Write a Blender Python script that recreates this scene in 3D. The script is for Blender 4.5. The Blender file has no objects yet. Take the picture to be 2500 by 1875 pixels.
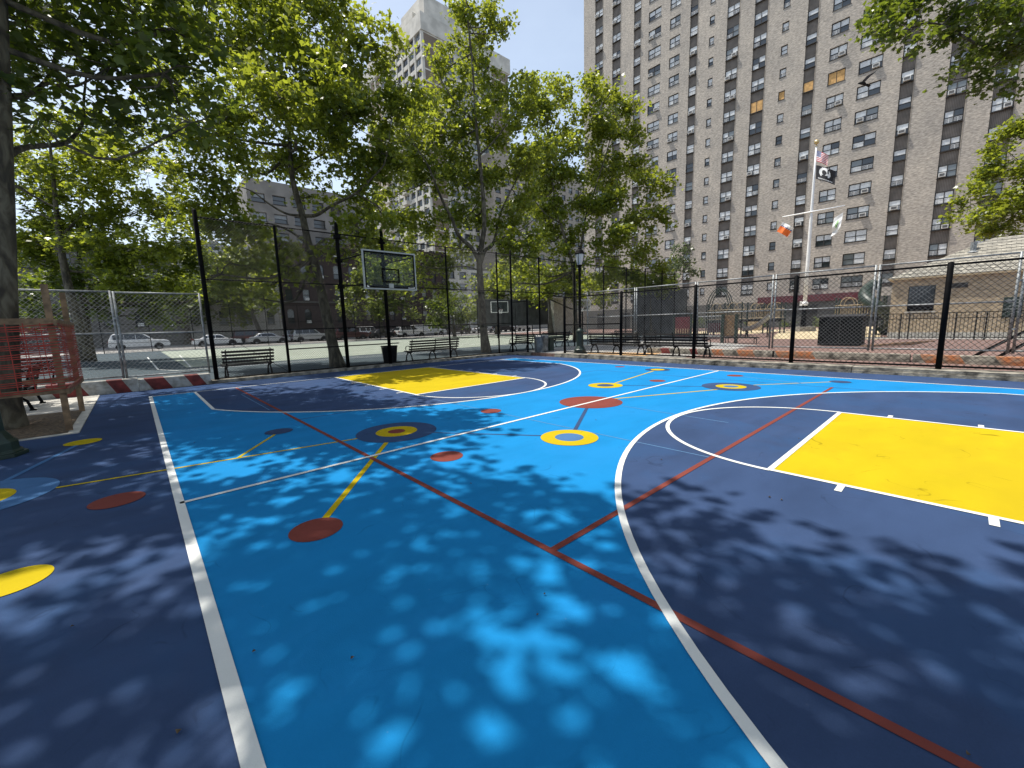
import bpy, math, random
import numpy as np
from math import sin, cos, pi, radians, sqrt, atan2
from mathutils import Vector, Matrix
random.seed(7); rng = np.random.default_rng(11)
SC = bpy.context.scene; COL = SC.collection

# ------------------------------------------------------------------ camera
F_PX, PITCH, ROLL, YAW = 1000.806, radians(8.38599), radians(-1.68927), radians(-42.30573)
CAM = np.array([0.0, 0.0, 1.6])
def _axes():
    f0 = np.array([-sin(YAW), cos(YAW), 0]); r0 = np.array([cos(YAW), sin(YAW), 0]); u0 = np.array([0, 0, 1.])
    f = f0*cos(PITCH)-u0*sin(PITCH); u = f0*sin(PITCH)+u0*cos(PITCH)
    return r0*cos(ROLL)+u*sin(ROLL), -r0*sin(ROLL)+u*cos(ROLL), f
AR, AU, AF = _axes()
def at(px, py, depth):
    """survey point: photo pixel (2500 x 1875) and distance along the view axis -> world point"""
    return CAM+((px-1250)/F_PX*AR-(py-937.5)/F_PX*AU+AF)*depth
cam_d = bpy.data.cameras.new('camera'); cam = bpy.data.objects.new('camera', cam_d); COL.objects.link(cam)
cam_d.sensor_width = 36; cam_d.lens = F_PX/2500*36; cam_d.clip_end = 3000; cam_d.clip_start = 0.05
cam.matrix_world = Matrix(((AR[0], AU[0], -AF[0], CAM[0]), (AR[1], AU[1], -AF[1], CAM[1]), (AR[2], AU[2], -AF[2], CAM[2]), (0, 0, 0, 1)))
SC.camera = cam

# ------------------------------------------------------------------ materials
def _new(name):
    m = bpy.data.materials.new(name); m.use_nodes = True
    return m, m.node_tree.nodes, m.node_tree.links, m.node_tree.nodes['Principled BSDF']
def mat(name, col, rough=.7, var=.12, scale=6., metal=0., bump=0., bscale=60., spec=.5, col2=None, detail=5, coat=0.):
    m, N, L, b = _new(name)
    b.inputs['Roughness'].default_value = rough; b.inputs['Metallic'].default_value = metal
    b.inputs['Specular IOR Level'].default_value = spec
    if coat: b.inputs['Coat Weight'].default_value = coat; b.inputs['Coat Roughness'].default_value = .06
    tc = N.new('ShaderNodeTexCoord')
    if var or col2:
        n = N.new('ShaderNodeTexNoise'); n.inputs['Scale'].default_value = scale; n.inputs['Detail'].default_value = detail
        L.new(tc.outputs['Object'], n.inputs['Vector'])
        r = N.new('ShaderNodeValToRGB'); L.new(n.outputs['Fac'], r.inputs['Fac'])
        a = col2 or [c*(1-var*1.6) for c in col]; c_ = col if col2 else [min(1, c*(1+var)) for c in col]
        r.color_ramp.elements[0].position = .35; r.color_ramp.elements[1].position = .65
        r.color_ramp.elements[0].color = (*a, 1); r.color_ramp.elements[1].color = (*c_, 1)
        L.new(r.outputs['Color'], b.inputs['Base Color'])
    else:
        b.inputs['Base Color'].default_value = (*col, 1)
    if bump:
        n2 = N.new('ShaderNodeTexNoise'); n2.inputs['Scale'].default_value = bscale; n2.inputs['Detail'].default_value = 4
        L.new(tc.outputs['Object'], n2.inputs['Vector'])
        bp = N.new('ShaderNodeBump'); bp.inputs['Strength'].default_value = bump; bp.inputs['Distance'].default_value = .02
        L.new(n2.outputs['Fac'], bp.inputs['Height']); L.new(bp.outputs['Normal'], b.inputs['Normal'])
    return m
def paint(name, col, wear=.10, scuff=.35, stain=None):
    """acrylic court paint: faint large scuffs, fine grain and a sandy bump"""
    m, N, L, b = _new(name)
    tc = N.new('ShaderNodeTexCoord')
    n1 = N.new('ShaderNodeTexNoise'); n1.inputs['Scale'].default_value = .9; n1.inputs['Detail'].default_value = 6
    mp = N.new('ShaderNodeMapping'); mp.inputs['Scale'].default_value = (1, 2.6, 1); mp.inputs['Rotation'].default_value = (0, 0, .5)
    L.new(tc.outputs['Object'], mp.inputs['Vector']); L.new(mp.outputs['Vector'], n1.inputs['Vector'])
    n2 = N.new('ShaderNodeTexNoise'); n2.inputs['Scale'].default_value = 160; n2.inputs['Detail'].default_value = 3
    L.new(tc.outputs['Object'], n2.inputs['Vector'])
    ad = N.new('ShaderNodeMath'); ad.operation = 'ADD'; L.new(n1.outputs['Fac'], ad.inputs[0])
    ml = N.new('ShaderNodeMath'); ml.operation = 'MULTIPLY'; ml.inputs[1].default_value = .35; L.new(n2.outputs['Fac'], ml.inputs[0]); L.new(ml.outputs[0], ad.inputs[1])
    r = N.new('ShaderNodeValToRGB'); r.color_ramp.elements[0].position = .45; r.color_ramp.elements[1].position = .9
    r.color_ramp.elements[0].color = (*[c*(1-wear) for c in col], 1); r.color_ramp.elements[1].color = (*[min(1, c*(1+wear)) for c in col], 1)
    L.new(ad.outputs[0], r.inputs['Fac'])
    # hairline scuffs: thin iso-lines of a warped noise, only where a second noise allows them
    n4 = N.new('ShaderNodeTexNoise'); n4.inputs['Scale'].default_value = 1.7; n4.inputs['Detail'].default_value = 2; n4.inputs['Distortion'].default_value = 1.1; L.new(tc.outputs['Object'], n4.inputs['Vector'])
    sb = N.new('ShaderNodeMath'); sb.operation = 'SUBTRACT'; sb.inputs[1].default_value = .5; L.new(n4.outputs['Fac'], sb.inputs[0])
    ab = N.new('ShaderNodeMath'); ab.operation = 'ABSOLUTE'; L.new(sb.outputs[0], ab.inputs[0])
    lt = N.new('ShaderNodeMapRange'); lt.inputs[1].default_value = .002; lt.inputs[2].default_value = .010; lt.inputs[3].default_value = 1; lt.inputs[4].default_value = 0; L.new(ab.outputs[0], lt.inputs[0])
    n5 = N.new('ShaderNodeTexNoise'); n5.inputs['Scale'].default_value = 2.3; n5.inputs['Detail'].default_value = 5; L.new(tc.outputs['Object'], n5.inputs['Vector'])
    mk = N.new('ShaderNodeMapRange'); mk.inputs[1].default_value = .52; mk.inputs[2].default_value = .62; mk.inputs[3].default_value = 0; mk.inputs[4].default_value = scuff; L.new(n5.outputs['Fac'], mk.inputs[0])
    sm = N.new('ShaderNodeMath'); sm.operation = 'MULTIPLY'; L.new(lt.outputs[0], sm.inputs[0]); L.new(mk.outputs[0], sm.inputs[1])
    # broad stains that lean to another hue
    n6 = N.new('ShaderNodeTexNoise'); n6.inputs['Scale'].default_value = .55; n6.inputs['Detail'].default_value = 7; n6.inputs['Roughness'].default_value = .62; n6.inputs['Distortion'].default_value = .4; L.new(tc.outputs['Object'], n6.inputs['Vector'])
    st = N.new('ShaderNodeMapRange'); st.inputs[1].default_value = .50; st.inputs[2].default_value = .60; st.inputs[3].default_value = 0; st.inputs[4].default_value = .55 if stain else 0; L.new(n6.outputs['Fac'], st.inputs[0])
    mxs = N.new('ShaderNodeMix'); mxs.data_type = 'RGBA'; L.new(st.outputs[0], mxs.inputs[0]); L.new(r.outputs['Color'], mxs.inputs[6]); mxs.inputs[7].default_value = (*(stain or col), 1)
    mxd = N.new('ShaderNodeMix'); mxd.data_type = 'RGBA'; L.new(sm.outputs[0], mxd.inputs[0]); L.new(mxs.outputs[2], mxd.inputs[6]); mxd.inputs[7].default_value = (*[c*.45 for c in col], 1)
    # pale grit
    vg = N.new('ShaderNodeTexVoronoi'); vg.inputs['Scale'].default_value = 9; L.new(tc.outputs['Object'], vg.inputs['Vector'])
    gg = N.new('ShaderNodeMapRange'); gg.inputs[1].default_value = .035; gg.inputs[2].default_value = .06; gg.inputs[3].default_value = .35; gg.inputs[4].default_value = 0; L.new(vg.outputs['Distance'], gg.inputs[0])
    gm = N.new('ShaderNodeMath'); gm.operation = 'MULTIPLY'; L.new(gg.outputs[0], gm.inputs[0]); L.new(mk.outputs[0], gm.inputs[1])
    mxg = N.new('ShaderNodeMix'); mxg.data_type = 'RGBA'; L.new(gm.outputs[0], mxg.inputs[0]); L.new(mxd.outputs[2], mxg.inputs[6]); mxg.inputs[7].default_value = (.34, .33, .30, 1)
    L.new(mxg.outputs[2], b.inputs['Base Color'])
    b.inputs['Roughness'].default_value = .8; b.inputs['Specular IOR Level'].default_value = .05
    bp = N.new('ShaderNodeBump'); bp.inputs['Strength'].default_value = .25; bp.inputs['Distance'].default_value = .004
    L.new(n2.outputs['Fac'], bp.inputs['Height']); L.new(bp.outputs['Normal'], b.inputs['Normal'])
    return m
def swizzle(N, L, axes):
    tc = N.new('ShaderNodeTexCoord'); s = N.new('ShaderNodeSeparateXYZ'); c = N.new('ShaderNodeCombineXYZ')
    L.new(tc.outputs['Object'], s.inputs[0]); L.new(s.outputs[axes[0]], c.inputs[0]); L.new(s.outputs[axes[1]], c.inputs[1])
    return tc, c
def brick(name, c1, c2, mortar, axes, w=.21, h=.075, stain=.25, msize=.012, rough=.85, big=.25):
    m, N, L, b = _new(name)
    tc, v = swizzle(N, L, axes)
    t = N.new('ShaderNodeTexBrick'); t.inputs['Scale'].default_value = 1; t.inputs['Brick Width'].default_value = w; t.inputs['Row Height'].default_value = h
    t.inputs['Mortar Size'].default_value = msize; t.inputs['Color1'].default_value = (*c1, 1); t.inputs['Color2'].default_value = (*c2, 1); t.inputs['Mortar'].default_value = (*mortar, 1)
    L.new(v.outputs[0], t.inputs['Vector'])
    n = N.new('ShaderNodeTexNoise'); n.inputs['Scale'].default_value = big; n.inputs['Detail'].default_value = 8; n.inputs['Roughness'].default_value = .7
    L.new(tc.outputs['Object'], n.inputs['Vector'])
    r = N.new('ShaderNodeValToRGB'); r.color_ramp.elements[0].position = .3; r.color_ramp.elements[1].position = .7
    k = 1-stain; r.color_ramp.elements[0].color = (k, k, k, 1); r.color_ramp.elements[1].color = (1.08, 1.05, 1.0, 1)
    L.new(n.outputs['Fac'], r.inputs['Fac'])
    mx = N.new('ShaderNodeMix'); mx.data_type = 'RGBA'; mx.blend_type = 'MULTIPLY'; mx.inputs[0].default_value = 1
    L.new(t.outputs['Color'], mx.inputs[6]); L.new(r.outputs['Color'], mx.inputs[7])
    # per-course mottling
    n3 = N.new('ShaderNodeTexNoise'); n3.inputs['Scale'].default_value = 3.2; n3.inputs['Detail'].default_value = 3
    mp = N.new('ShaderNodeMapping'); mp.inputs['Scale'].default_value = (1, 3, 1); L.new(v.outputs[0], mp.inputs['Vector']); L.new(mp.outputs[0], n3.inputs['Vector'])
    r3 = N.new('ShaderNodeValToRGB'); r3.color_ramp.elements[0].position = .35; r3.color_ramp.elements[1].position = .65
    r3.color_ramp.elements[0].color = (.70, .69, .68, 1); r3.color_ramp.elements[1].color = (1.16, 1.14, 1.11, 1)
    L.new(n3.outputs['Fac'], r3.inputs['Fac'])
    m2 = N.new('ShaderNodeMix'); m2.data_type = 'RGBA'; m2.blend_type = 'MULTIPLY'; m2.inputs[0].default_value = 1
    L.new(mx.outputs[2], m2.inputs[6]); L.new(r3.outputs['Color'], m2.inputs[7])
    L.new(m2.outputs[2], b.inputs['Base Color']); b.inputs['Roughness'].default_value = rough
    return m
def leafmat(name, col, trans, mixf=.45):
    m, N, L, b = _new(name)
    g = N.new('ShaderNodeNewGeometry')
    r = N.new('ShaderNodeValToRGB'); L.new(g.outputs['Random Per Island'], r.inputs['Fac'])
    e = r.color_ramp.elements; e[0].color = (*[c*.6 for c in col], 1); e[1].color = (*[c*1.35 for c in col], 1)
    k = e.new(.93); k.color = (*[c*1.15 for c in col], 1)
    e[2].color = (col[0]*2.4, col[1]*1.7, col[2]*1.2, 1)
    L.new(r.outputs['Color'], b.inputs['Base Color']); b.inputs['Roughness'].default_value = .36; b.inputs['Specular IOR Level'].default_value = .42
    t = N.new('ShaderNodeBsdfTranslucent')
    r2 = N.new('ShaderNodeValToRGB'); L.new(g.outputs['Random Per Island'], r2.inputs['Fac'])
    r2.color_ramp.elements[0].color = (*[c*.7 for c in trans], 1); r2.color_ramp.elements[1].color = (*[min(1, c*1.25) for c in trans], 1)
    L.new(r2.outputs['Color'], t.inputs['Color'])
    mx = N.new('ShaderNodeMixShader'); mx.inputs[0].default_value = mixf
    L.new(b.outputs[0], mx.inputs[1]); L.new(t.outputs[0], mx.inputs[2])
    L.new(mx.outputs[0], N['Material Output'].inputs['Surface'])
    return m
def bark(name, c1, c2, c3):
    m, N, L, b = _new(name)
    tc = N.new('ShaderNodeTexCoord'); mp = N.new('ShaderNodeMapping'); mp.inputs['Scale'].default_value = (3, 3, 1.1)
    L.new(tc.outputs['Object'], mp.inputs[0])
    v = N.new('ShaderNodeTexNoise'); v.inputs['Scale'].default_value = 2.2; v.inputs['Detail'].default_value = 4; v.inputs['Distortion'].default_value = .8; L.new(mp.outputs[0], v.inputs['Vector'])
    r = N.new('ShaderNodeValToRGB'); e = r.color_ramp.elements; r.color_ramp.interpolation = 'LINEAR'
    e[0].position = .38; e[0].color = (*c1, 1); e[1].position = .62; e[1].color = (*c3, 1); k = e.new(.5); k.color = (*c2, 1)
    L.new(v.outputs['Fac'], r.inputs['Fac']); L.new(r.outputs['Color'], b.inputs['Base Color']); b.inputs['Roughness'].default_value = .85
    bp = N.new('ShaderNodeBump'); bp.inputs['Strength'].default_value = .5; bp.inputs['Distance'].default_value = .03; L.new(v.outputs['Fac'], bp.inputs['Height']); L.new(bp.outputs['Normal'], b.inputs['Normal'])
    return m
def glass_dark(name, col, rough=.06):
    m, N, L, b = _new(name); b.inputs['Base Color'].default_value = (*col, 1); b.inputs['Roughness'].default_value = rough; b.inputs['Specular IOR Level'].default_value = .9
    return m
M = {}
M['navy'] = paint('court_navy', (.035, .060, .128), .16, .4, (.031, .070, .158))
M['blue'] = paint('court_blue', (.010, .180, .42), .09, .3, (.015, .19, .45))
M['yellow'] = paint('court_yellow', (.43, .325, .0085), .08, .8, (.40, .29, .010))
M['red'] = paint('court_red', (.170, .045, .036), .12)
M['midblue'] = paint('court_mid_blue', (.055, .135, .28), .08)
M['white'] = paint('court_white', (.60, .61, .59), .07)
M['faint'] = paint('court_faint', (.095, .19, .33), .1)
M['green'] = paint('court_green', (.26, .29, .24), .2)
M['tealblue'] = paint('court_teal', (.060, .078, .088), .2)  # teal surface, darkened in the colour for the tree shade over it
M['asphalt'] = mat('asphalt', (.055, .055, .058), .9, .25, 3, bump=.3, bscale=90)
M['walk'] = mat('sidewalk', (.30, .29, .27), .9, .2, 2.5, bump=.2)
M['ground'] = mat('ground', (.16, .155, .145), .95, .3, .6, bump=.3)
M['concrete'] = mat('concrete', (.27, .255, .225), .9, .3, 5, bump=.5, bscale=25, detail=8)
M['kerb'] = mat('kerb_concrete', (.235, .215, .175), .95, .45, 4.5, bump=.8, bscale=18, detail=9)
M['worn'] = mat('worn_white_paint', (.40, .39, .36), .9, 0, 6, bump=.5, bscale=20, col2=(.20, .185, .155), detail=9)
M['paleconc'] = mat('pale_concrete', (.47, .45, .40), .9, .14, 3, bump=.3)
M['soil'] = mat('soil', (.15, .105, .06), 1., 0, 22, bump=1., bscale=40, col2=(.055, .038, .022), detail=9)
M['chips'] = mat('wood_chips', (.58, .35, .16), .95, .25, 9, bump=.5, bscale=50)
M['tanstrip'] = mat('tan_paving', (.52, .43, .27), .9, .15, 4)
M['black'] = mat('black_metal', (.004, .004, .0045), .65, .3, 8, spec=.08)
M['blackwire'] = mat('black_wire', (.014, .014, .015), .5, 0, spec=.3)
M['darkgreen'] = mat('dark_green_paint', (.018, .035, .026), .45, .2, 5)
M['galv'] = mat('galvanised', (.24, .255, .26), .5, .25, 14, metal=.3)
M['galvwire'] = mat('galvanised_wire', (.20, .21, .215), .6, 0, metal=.1)
M['benchslat'] = mat('bench_slat', (.010, .0095, .009), .7, .3, 12, spec=.25)
M['wood'] = mat('raw_lumber', (.24, .15, .08), .8, .3, 7, bump=.2)
M['net'] = mat('orange_netting', (.36, .032, .015), .6, .15, 5)
M['redpaint'] = mat('red_barrier_paint', (.15, .022, .018), .8, .3, 5)
M['orangepaint'] = mat('orange_barrier_paint', (.40, .125, .035), .9, 0, 5, bump=.4, bscale=20, col2=(.20, .15, .105), detail=9)
M['orangenew'] = M['orangepaint']
M['tan'] = mat('tan_paint', (.44, .34, .20), .55, .1, 5)
M['maroon'] = mat('maroon_panel', (.11, .016, .024), .6, .15, 4)
M['whitepaint'] = mat('white_paint', (.80, .80, .79), .4, .04, 3)
M['gold'] = mat('gilt', (.62, .48, .24), .35, .1, 5, metal=.6)
M['rubber'] = mat('rubber', (.014, .014, .015), .85, .1, 6)
M['rim'] = mat('wheel_rim', (.42, .43, .44), .35, .1, 9, metal=.7)
M['carglass'] = glass_dark('car_glass', (.018, .022, .025), .05)
M['winglass'] = glass_dark('window_glass', (.030, .036, .042), .06)
M['skyglass'] = glass_dark('sky_toned_glass', (.17, .19, .195), .05)  # paler glass, the reflected sky is put into its base colour
M['blind'] = mat('window_blind', (.66, .67, .66), .35, .10, 4, coat=.5)  # pale blinds, their white also stands in for sky reflected in upper sashes
M['blind2'] = mat('window_blind_grey', (.26, .28, .29), .35, .10, 4, coat=.5)
M['winframe'] = mat('window_frame', (.030, .026, .023), .6, .2, 4)
M['ply'] = mat('plywood', (.62, .36, .13), .8, .15, 3)
M['acwhite'] = mat('air_conditioner_casing', (.68, .67, .63), .5, .1, 4)
M['acgrille'] = mat('air_conditioner_grille', (.10, .10, .10), .7, .2, 9)
M['lampglass'] = mat('lamp_glass', (.55, .56, .55), .25, .05, 6, coat=.6)
M['plastic'] = mat('grey_plastic_bag', (.10, .115, .125), .28, .5, 5, bump=1., bscale=9, spec=.8)
M['tarp'] = mat('windscreen_fabric', (.052, .057, .058), .8, .3, 1.2)
M['shingle'] = mat('slate_shingle', (.36, .35, .30), .9, .3, 3)
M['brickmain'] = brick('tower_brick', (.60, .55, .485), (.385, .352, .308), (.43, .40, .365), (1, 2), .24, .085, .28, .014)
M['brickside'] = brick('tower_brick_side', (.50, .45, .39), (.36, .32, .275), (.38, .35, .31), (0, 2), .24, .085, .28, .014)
M['housebrick'] = brick('house_brick', (.60, .47, .31), (.44, .34, .22), (.42, .36, .27), (1, 2), .30, .10, .15, .012)
M['brownstone'] = brick('brownstone', (.070, .043, .038), (.052, .034, .031), (.058, .045, .042), (0, 2), .25, .08, .25, .012)
M['greystone'] = brick('grey_stone', (.165, .16, .15), (.135, .13, .122), (.12, .12, .11), (0, 2), .6, .3, .3, .015)
M['whitebrick'] = brick('white_brick', (.56, .55, .52), (.48, .47, .44), (.42, .41, .39), (0, 2), .25, .08, .2, .01)
M['redpaving'] = brick('red_paving', (.24, .145, .125), (.19, .115, .10), (.15, .11, .10), (0, 1), .22, .11, .3, .012)
M['edgetrim'] = mat('edge_trim', (.30, .26, .21), .7, .2, 2)
M['towerconc'] = mat('tower_concrete', (.57, .54, .475), .9, .14, .35, detail=8)
M['towerbrown'] = brick('tower_brown_brick', (.235, .185, .145), (.20, .155, .12), (.2, .17, .14), (0, 2), .25, .08, .15, .01)
M['towertan'] = brick('tower_tan_brick', (.36, .27, .19), (.31, .235, .165), (.3, .25, .2), (1, 2), .25, .08, .15, .01)
M['apt'] = mat('apartment_render', (.24, .225, .205), .9, .15, .4, detail=7)
M['ribbed'] = None
def ribbed():
    m, N, L, b = _new('ribbed_panel')
    tc, v = swizzle(N, L, (1, 2))
    w = N.new('ShaderNodeTexWave'); w.inputs['Scale'].default_value = 2.6; w.inputs['Distortion'].default_value = 1.2; w.inputs['Detail'].default_value = 3; w.inputs['Detail Scale'].default_value = .6
    L.new(v.outputs[0], w.inputs['Vector'])
    n = N.new('ShaderNodeTexNoise'); n.inputs['Scale'].default_value = 1.4; n.inputs['Detail'].default_value = 6; L.new(tc.outputs['Object'], n.inputs['Vector'])
    r = N.new('ShaderNodeValToRGB'); r.color_ramp.elements[0].color = (.115, .098, .082, 1); r.color_ramp.elements[1].color = (.205, .176, .15, 1); L.new(w.outputs['Fac'], r.inputs['Fac'])
    r2 = N.new('ShaderNodeValToRGB'); r2.color_ramp.elements[0].color = (.7, .7, .7, 1); r2.color_ramp.elements[1].color = (1.15, 1.15, 1.15, 1); r2.color_ramp.elements[0].position = .3; r2.color_ramp.elements[1].position = .7; L.new(n.outputs['Fac'], r2.inputs['Fac'])
    mx = N.new('ShaderNodeMix'); mx.data_type = 'RGBA'; mx.blend_type = 'MULTIPLY'; mx.inputs[0].default_value = 1; L.new(r.outputs[0], mx.inputs[6]); L.new(r2.outputs[0], mx.inputs[7])
    L.new(mx.outputs[2], b.inputs['Base Color']); b.inputs['Roughness'].default_value = .7
    return m
M['ribbed'] = ribbed()
M['leaf'] = leafmat('plane_leaf', (.080, .120, .020), (.46, .52, .040), .40)
M['leafdark'] = leafmat('dark_leaf', (.055, .090, .018), (.24, .31, .022), .38)  # dark foliage; on plane trees the colour also carries the shade of crown undersides
M['leaffar'] = leafmat('pale_leaf', (.085, .12, .030), (.28, .34, .05), .40)
M['leafgrey'] = leafmat('grey_green_leaf', (.075, .10, .055), (.16, .22, .08), .35)
M['bark'] = bark('plane_bark', (.034, .028, .019), (.068, .057, .036), (.125, .11, .075))
M['barkdark'] = bark('dark_bark', (.035, .028, .02), (.06, .05, .035), (.10, .085, .06))
def backboard_glass():
    m, N, L, b = _new('backboard_glass')
    t = N.new('ShaderNodeBsdfTransparent'); t.inputs['Color'].default_value = (.86, .90, .88, 1)
    g = N.new('ShaderNodeBsdfGlossy'); g.inputs['Roughness'].default_value = .04; g.inputs['Color'].default_value = (.25, .27, .27, 1)
    fr = N.new('ShaderNodeFresnel'); fr.inputs['IOR'].default_value = 1.45
    mx = N.new('ShaderNodeMixShader'); L.new(fr.outputs[0], mx.inputs[0]); L.new(t.outputs[0], mx.inputs[1]); L.new(g.outputs[0], mx.inputs[2])
    L.new(mx.outputs[0], N['Material Output'].inputs['Surface']); return m
M['boardglass'] = backboard_glass()

# ------------------------------------------------------------------ mesh builder
class MB:
    def __init__(s): s.v = []; s.f = []; s.m = []; s.cur = 0
    def add(s, vs, fs):
        o = len(s.v); s.v += [tuple(map(float, q)) for q in vs]
        for f in fs: s.f.append([i+o for i in f]); s.m.append(s.cur)
        return s
    def mm(s, x0, x1, y0, y1, z0, z1):
        v = [(x0, y0, z0), (x1, y0, z0), (x1, y1, z0), (x0, y1, z0), (x0, y0, z1), (x1, y0, z1), (x1, y1, z1), (x0, y1, z1)]
        return s.add(v, [(3, 2, 1, 0), (4, 5, 6, 7), (0, 1, 5, 4), (1, 2, 6, 5), (2, 3, 7, 6), (3, 0, 4, 7)])
    def bar(s, p, q, w, h, up=(0, 0, 1)):
        p = np.array(p, float); q = np.array(q, float); d = q-p; d /= np.linalg.norm(d); u = np.array(up, float)
        if abs(d@u) > .98: u = np.array([1., 0, 0])
        a = np.cross(d, u); a /= np.linalg.norm(a); b = np.cross(a, d)
        v = [e+a*i*w/2+b*j*h/2 for e in (p, q) for i, j in ((-1, -1), (1, -1), (1, 1), (-1, 1))]
        return s.add(v, [(3, 2, 1, 0), (4, 5, 6, 7), (0, 1, 5, 4), (1, 2, 6, 5), (2, 3, 7, 6), (3, 0, 4, 7)])
    def tube(s, path, rad, n=8, cap=True):
        path = [np.array(q, float) for q in path]; k = len(path)
        if not hasattr(rad, '__len__'): rad = [rad]*k
        V = []; F = []; a = None
        for i, c in enumerate(path):
            d = path[min(i+1, k-1)]-path[max(i-1, 0)]; d = d/(np.linalg.norm(d)+1e-9)
            if a is None:
                t = np.array([0, 0, 1.]) if abs(d[2]) < .9 else np.array([1., 0, 0])
                a = np.cross(d, t)
            a = a-d*(a@d); a /= np.linalg.norm(a)+1e-9; b = np.cross(d, a)
            V += [c+(a*cos(2*pi*j/n)+b*sin(2*pi*j/n))*rad[i] for j in range(n)]
        for i in range(k-1):
            for j in range(n): F.append((i*n+j, i*n+(j+1) % n, (i+1)*n+(j+1) % n, (i+1)*n+j))
        if cap: F.append(tuple(range(n-1, -1, -1))); F.append(tuple((k-1)*n+j for j in range(n)))
        return s.add(V, F)
    def lathe(s, c, prof, n=20):
        V = [(c[0]+r*cos(2*pi*j/n), c[1]+r*sin(2*pi*j/n), c[2]+z) for r, z in prof for j in range(n)]
        F = [(i*n+j, i*n+(j+1) % n, (i+1)*n+(j+1) % n, (i+1)*n+j) for i in range(len(prof)-1) for j in range(n)]
        F.append(tuple(range(n-1, -1, -1))); F.append(tuple((len(prof)-1)*n+j for j in range(n)))
        return s.add(V, F)
    def poly(s, pts, z): return s.add([(x, y, z) for x, y in pts], [tuple(range(len(pts)))])
    def disc(s, c, r, z, n=48): return s.poly([(c[0]+r*cos(2*pi*j/n), c[1]+r*sin(2*pi*j/n)) for j in range(n)], z)
    def ring(s, c, r0, r1, z, a0=0, a1=2*pi, n=64):
        V = []; full = abs(a1-a0-2*pi) < 1e-6; k = n if full else n+1
        for j in range(k):
            a = a0+(a1-a0)*j/n
            V += [(c[0]+r0*cos(a), c[1]+r0*sin(a), z), (c[0]+r1*cos(a), c[1]+r1*sin(a), z)]
        F = [(2*j, 2*j+1, (2*j+3) % (2*k), (2*j+2) % (2*k)) for j in range(n)]
        return s.add(V, F)
    def line(s, p, q, w, z):
        p = np.array(p, float); q = np.array(q, float); d = (q-p)/np.linalg.norm(q-p); a = np.array([-d[1], d[0]])*w/2
        return s.poly([tuple(p+a), tuple(p-a), tuple(q-a), tuple(q+a)], z)
    def prism(s, pts, z0, z1):
        n = len(pts); V = [(x, y, z0) for x, y in pts]+[(x, y, z1) for x, y in pts]
        return s.add(V, [tuple(range(n-1, -1, -1)), tuple(range(n, 2*n))]+[(i, (i+1) % n, n+(i+1) % n, n+i) for i in range(n)])
    def side(s, pts, y0, y1):
        """outline in x,z extruded along y"""
        n = len(pts); V = [(x, y0, z) for x, z in pts]+[(x, y1, z) for x, z in pts]
        return s.add(V, [tuple(range(n)), tuple(range(2*n-1, n-1, -1))]+[(n+i, n+(i+1) % n, (i+1) % n, i) for i in range(n)])
ORG = {}
def build(name, mb, mats, parent=None, smooth=False, bevel=0.):
    if not isinstance(mats, (list, tuple)): mats = [mats]
    me = bpy.data.meshes.new(name)
    og = ORG.get(parent.name, (0, 0, 0)) if parent else (0, 0, 0)
    v = mb.v if og == (0, 0, 0) else [(a-og[0], b-og[1], c-og[2]) for a, b, c in mb.v]
    me.from_pydata(v, [], mb.f)
    for m in mats: me.materials.append(m)
    if len(mats) > 1: me.polygons.foreach_set('material_index', mb.m)
    if smooth: me.polygons.foreach_set('use_smooth', [True]*len(me.polygons))
    me.update()
    o = bpy.data.objects.new(name, me); COL.objects.link(o)
    if parent: o.parent = parent; ORG[o.name] = og
    if bevel:
        b = o.modifiers.new('bevel', 'BEVEL'); b.width = bevel; b.segments = 2; b.limit_method = 'ANGLE'
    return o
def tag(o, label=None, cat=None, group=None, kind=None):
    if label: o['label'] = label
    if cat: o['category'] = cat
    if group: o['group'] = group
    if kind: o['kind'] = kind
    return o
def thing(name, label, cat, loc=(0, 0, 0), group=None):
    o = bpy.data.objects.new(name, None); COL.objects.link(o); o.empty_display_size = .2
    o.location = loc; ORG[o.name] = tuple(map(float, loc))
    return tag(o, label, cat, group)
def dup(root, loc, rotz=0., label=None, group=None):
    def cp(o, par):
        c = o.copy(); COL.objects.link(c)
        if par: c.parent = par
        for ch in o.children: cp(ch, c)
        return c
    r = cp(root, None); r.location = loc; r.rotation_euler = (0, 0, rotz)
    return tag(r, label, None, group)
def struct(name, mb, m, parent=None):
    o = build(name, mb, m, parent)
    if not parent: o['kind'] = 'structure'
    return o

# ------------------------------------------------------------------ ground
g = MB(); g.poly([(-600, -600), (900, -600), (900, 900), (-600, 900)], -.06); struct('ground', g, M['ground'])
b_ = MB(); b_.mm(-.86, 14.36, -30, 15.75, -.05, 0.0); b_.mm(-9, -.86, -30, 9.84, -.05, 0.0); court = struct('court_ground', b_, M['navy'])
Z = .0012
KX, BASE, FT, NFT, MID, SLX, SRX = 6.56, 14.03, 8.594, 1.241, 4.883, .135, 12.96
KW = 3.62
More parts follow.
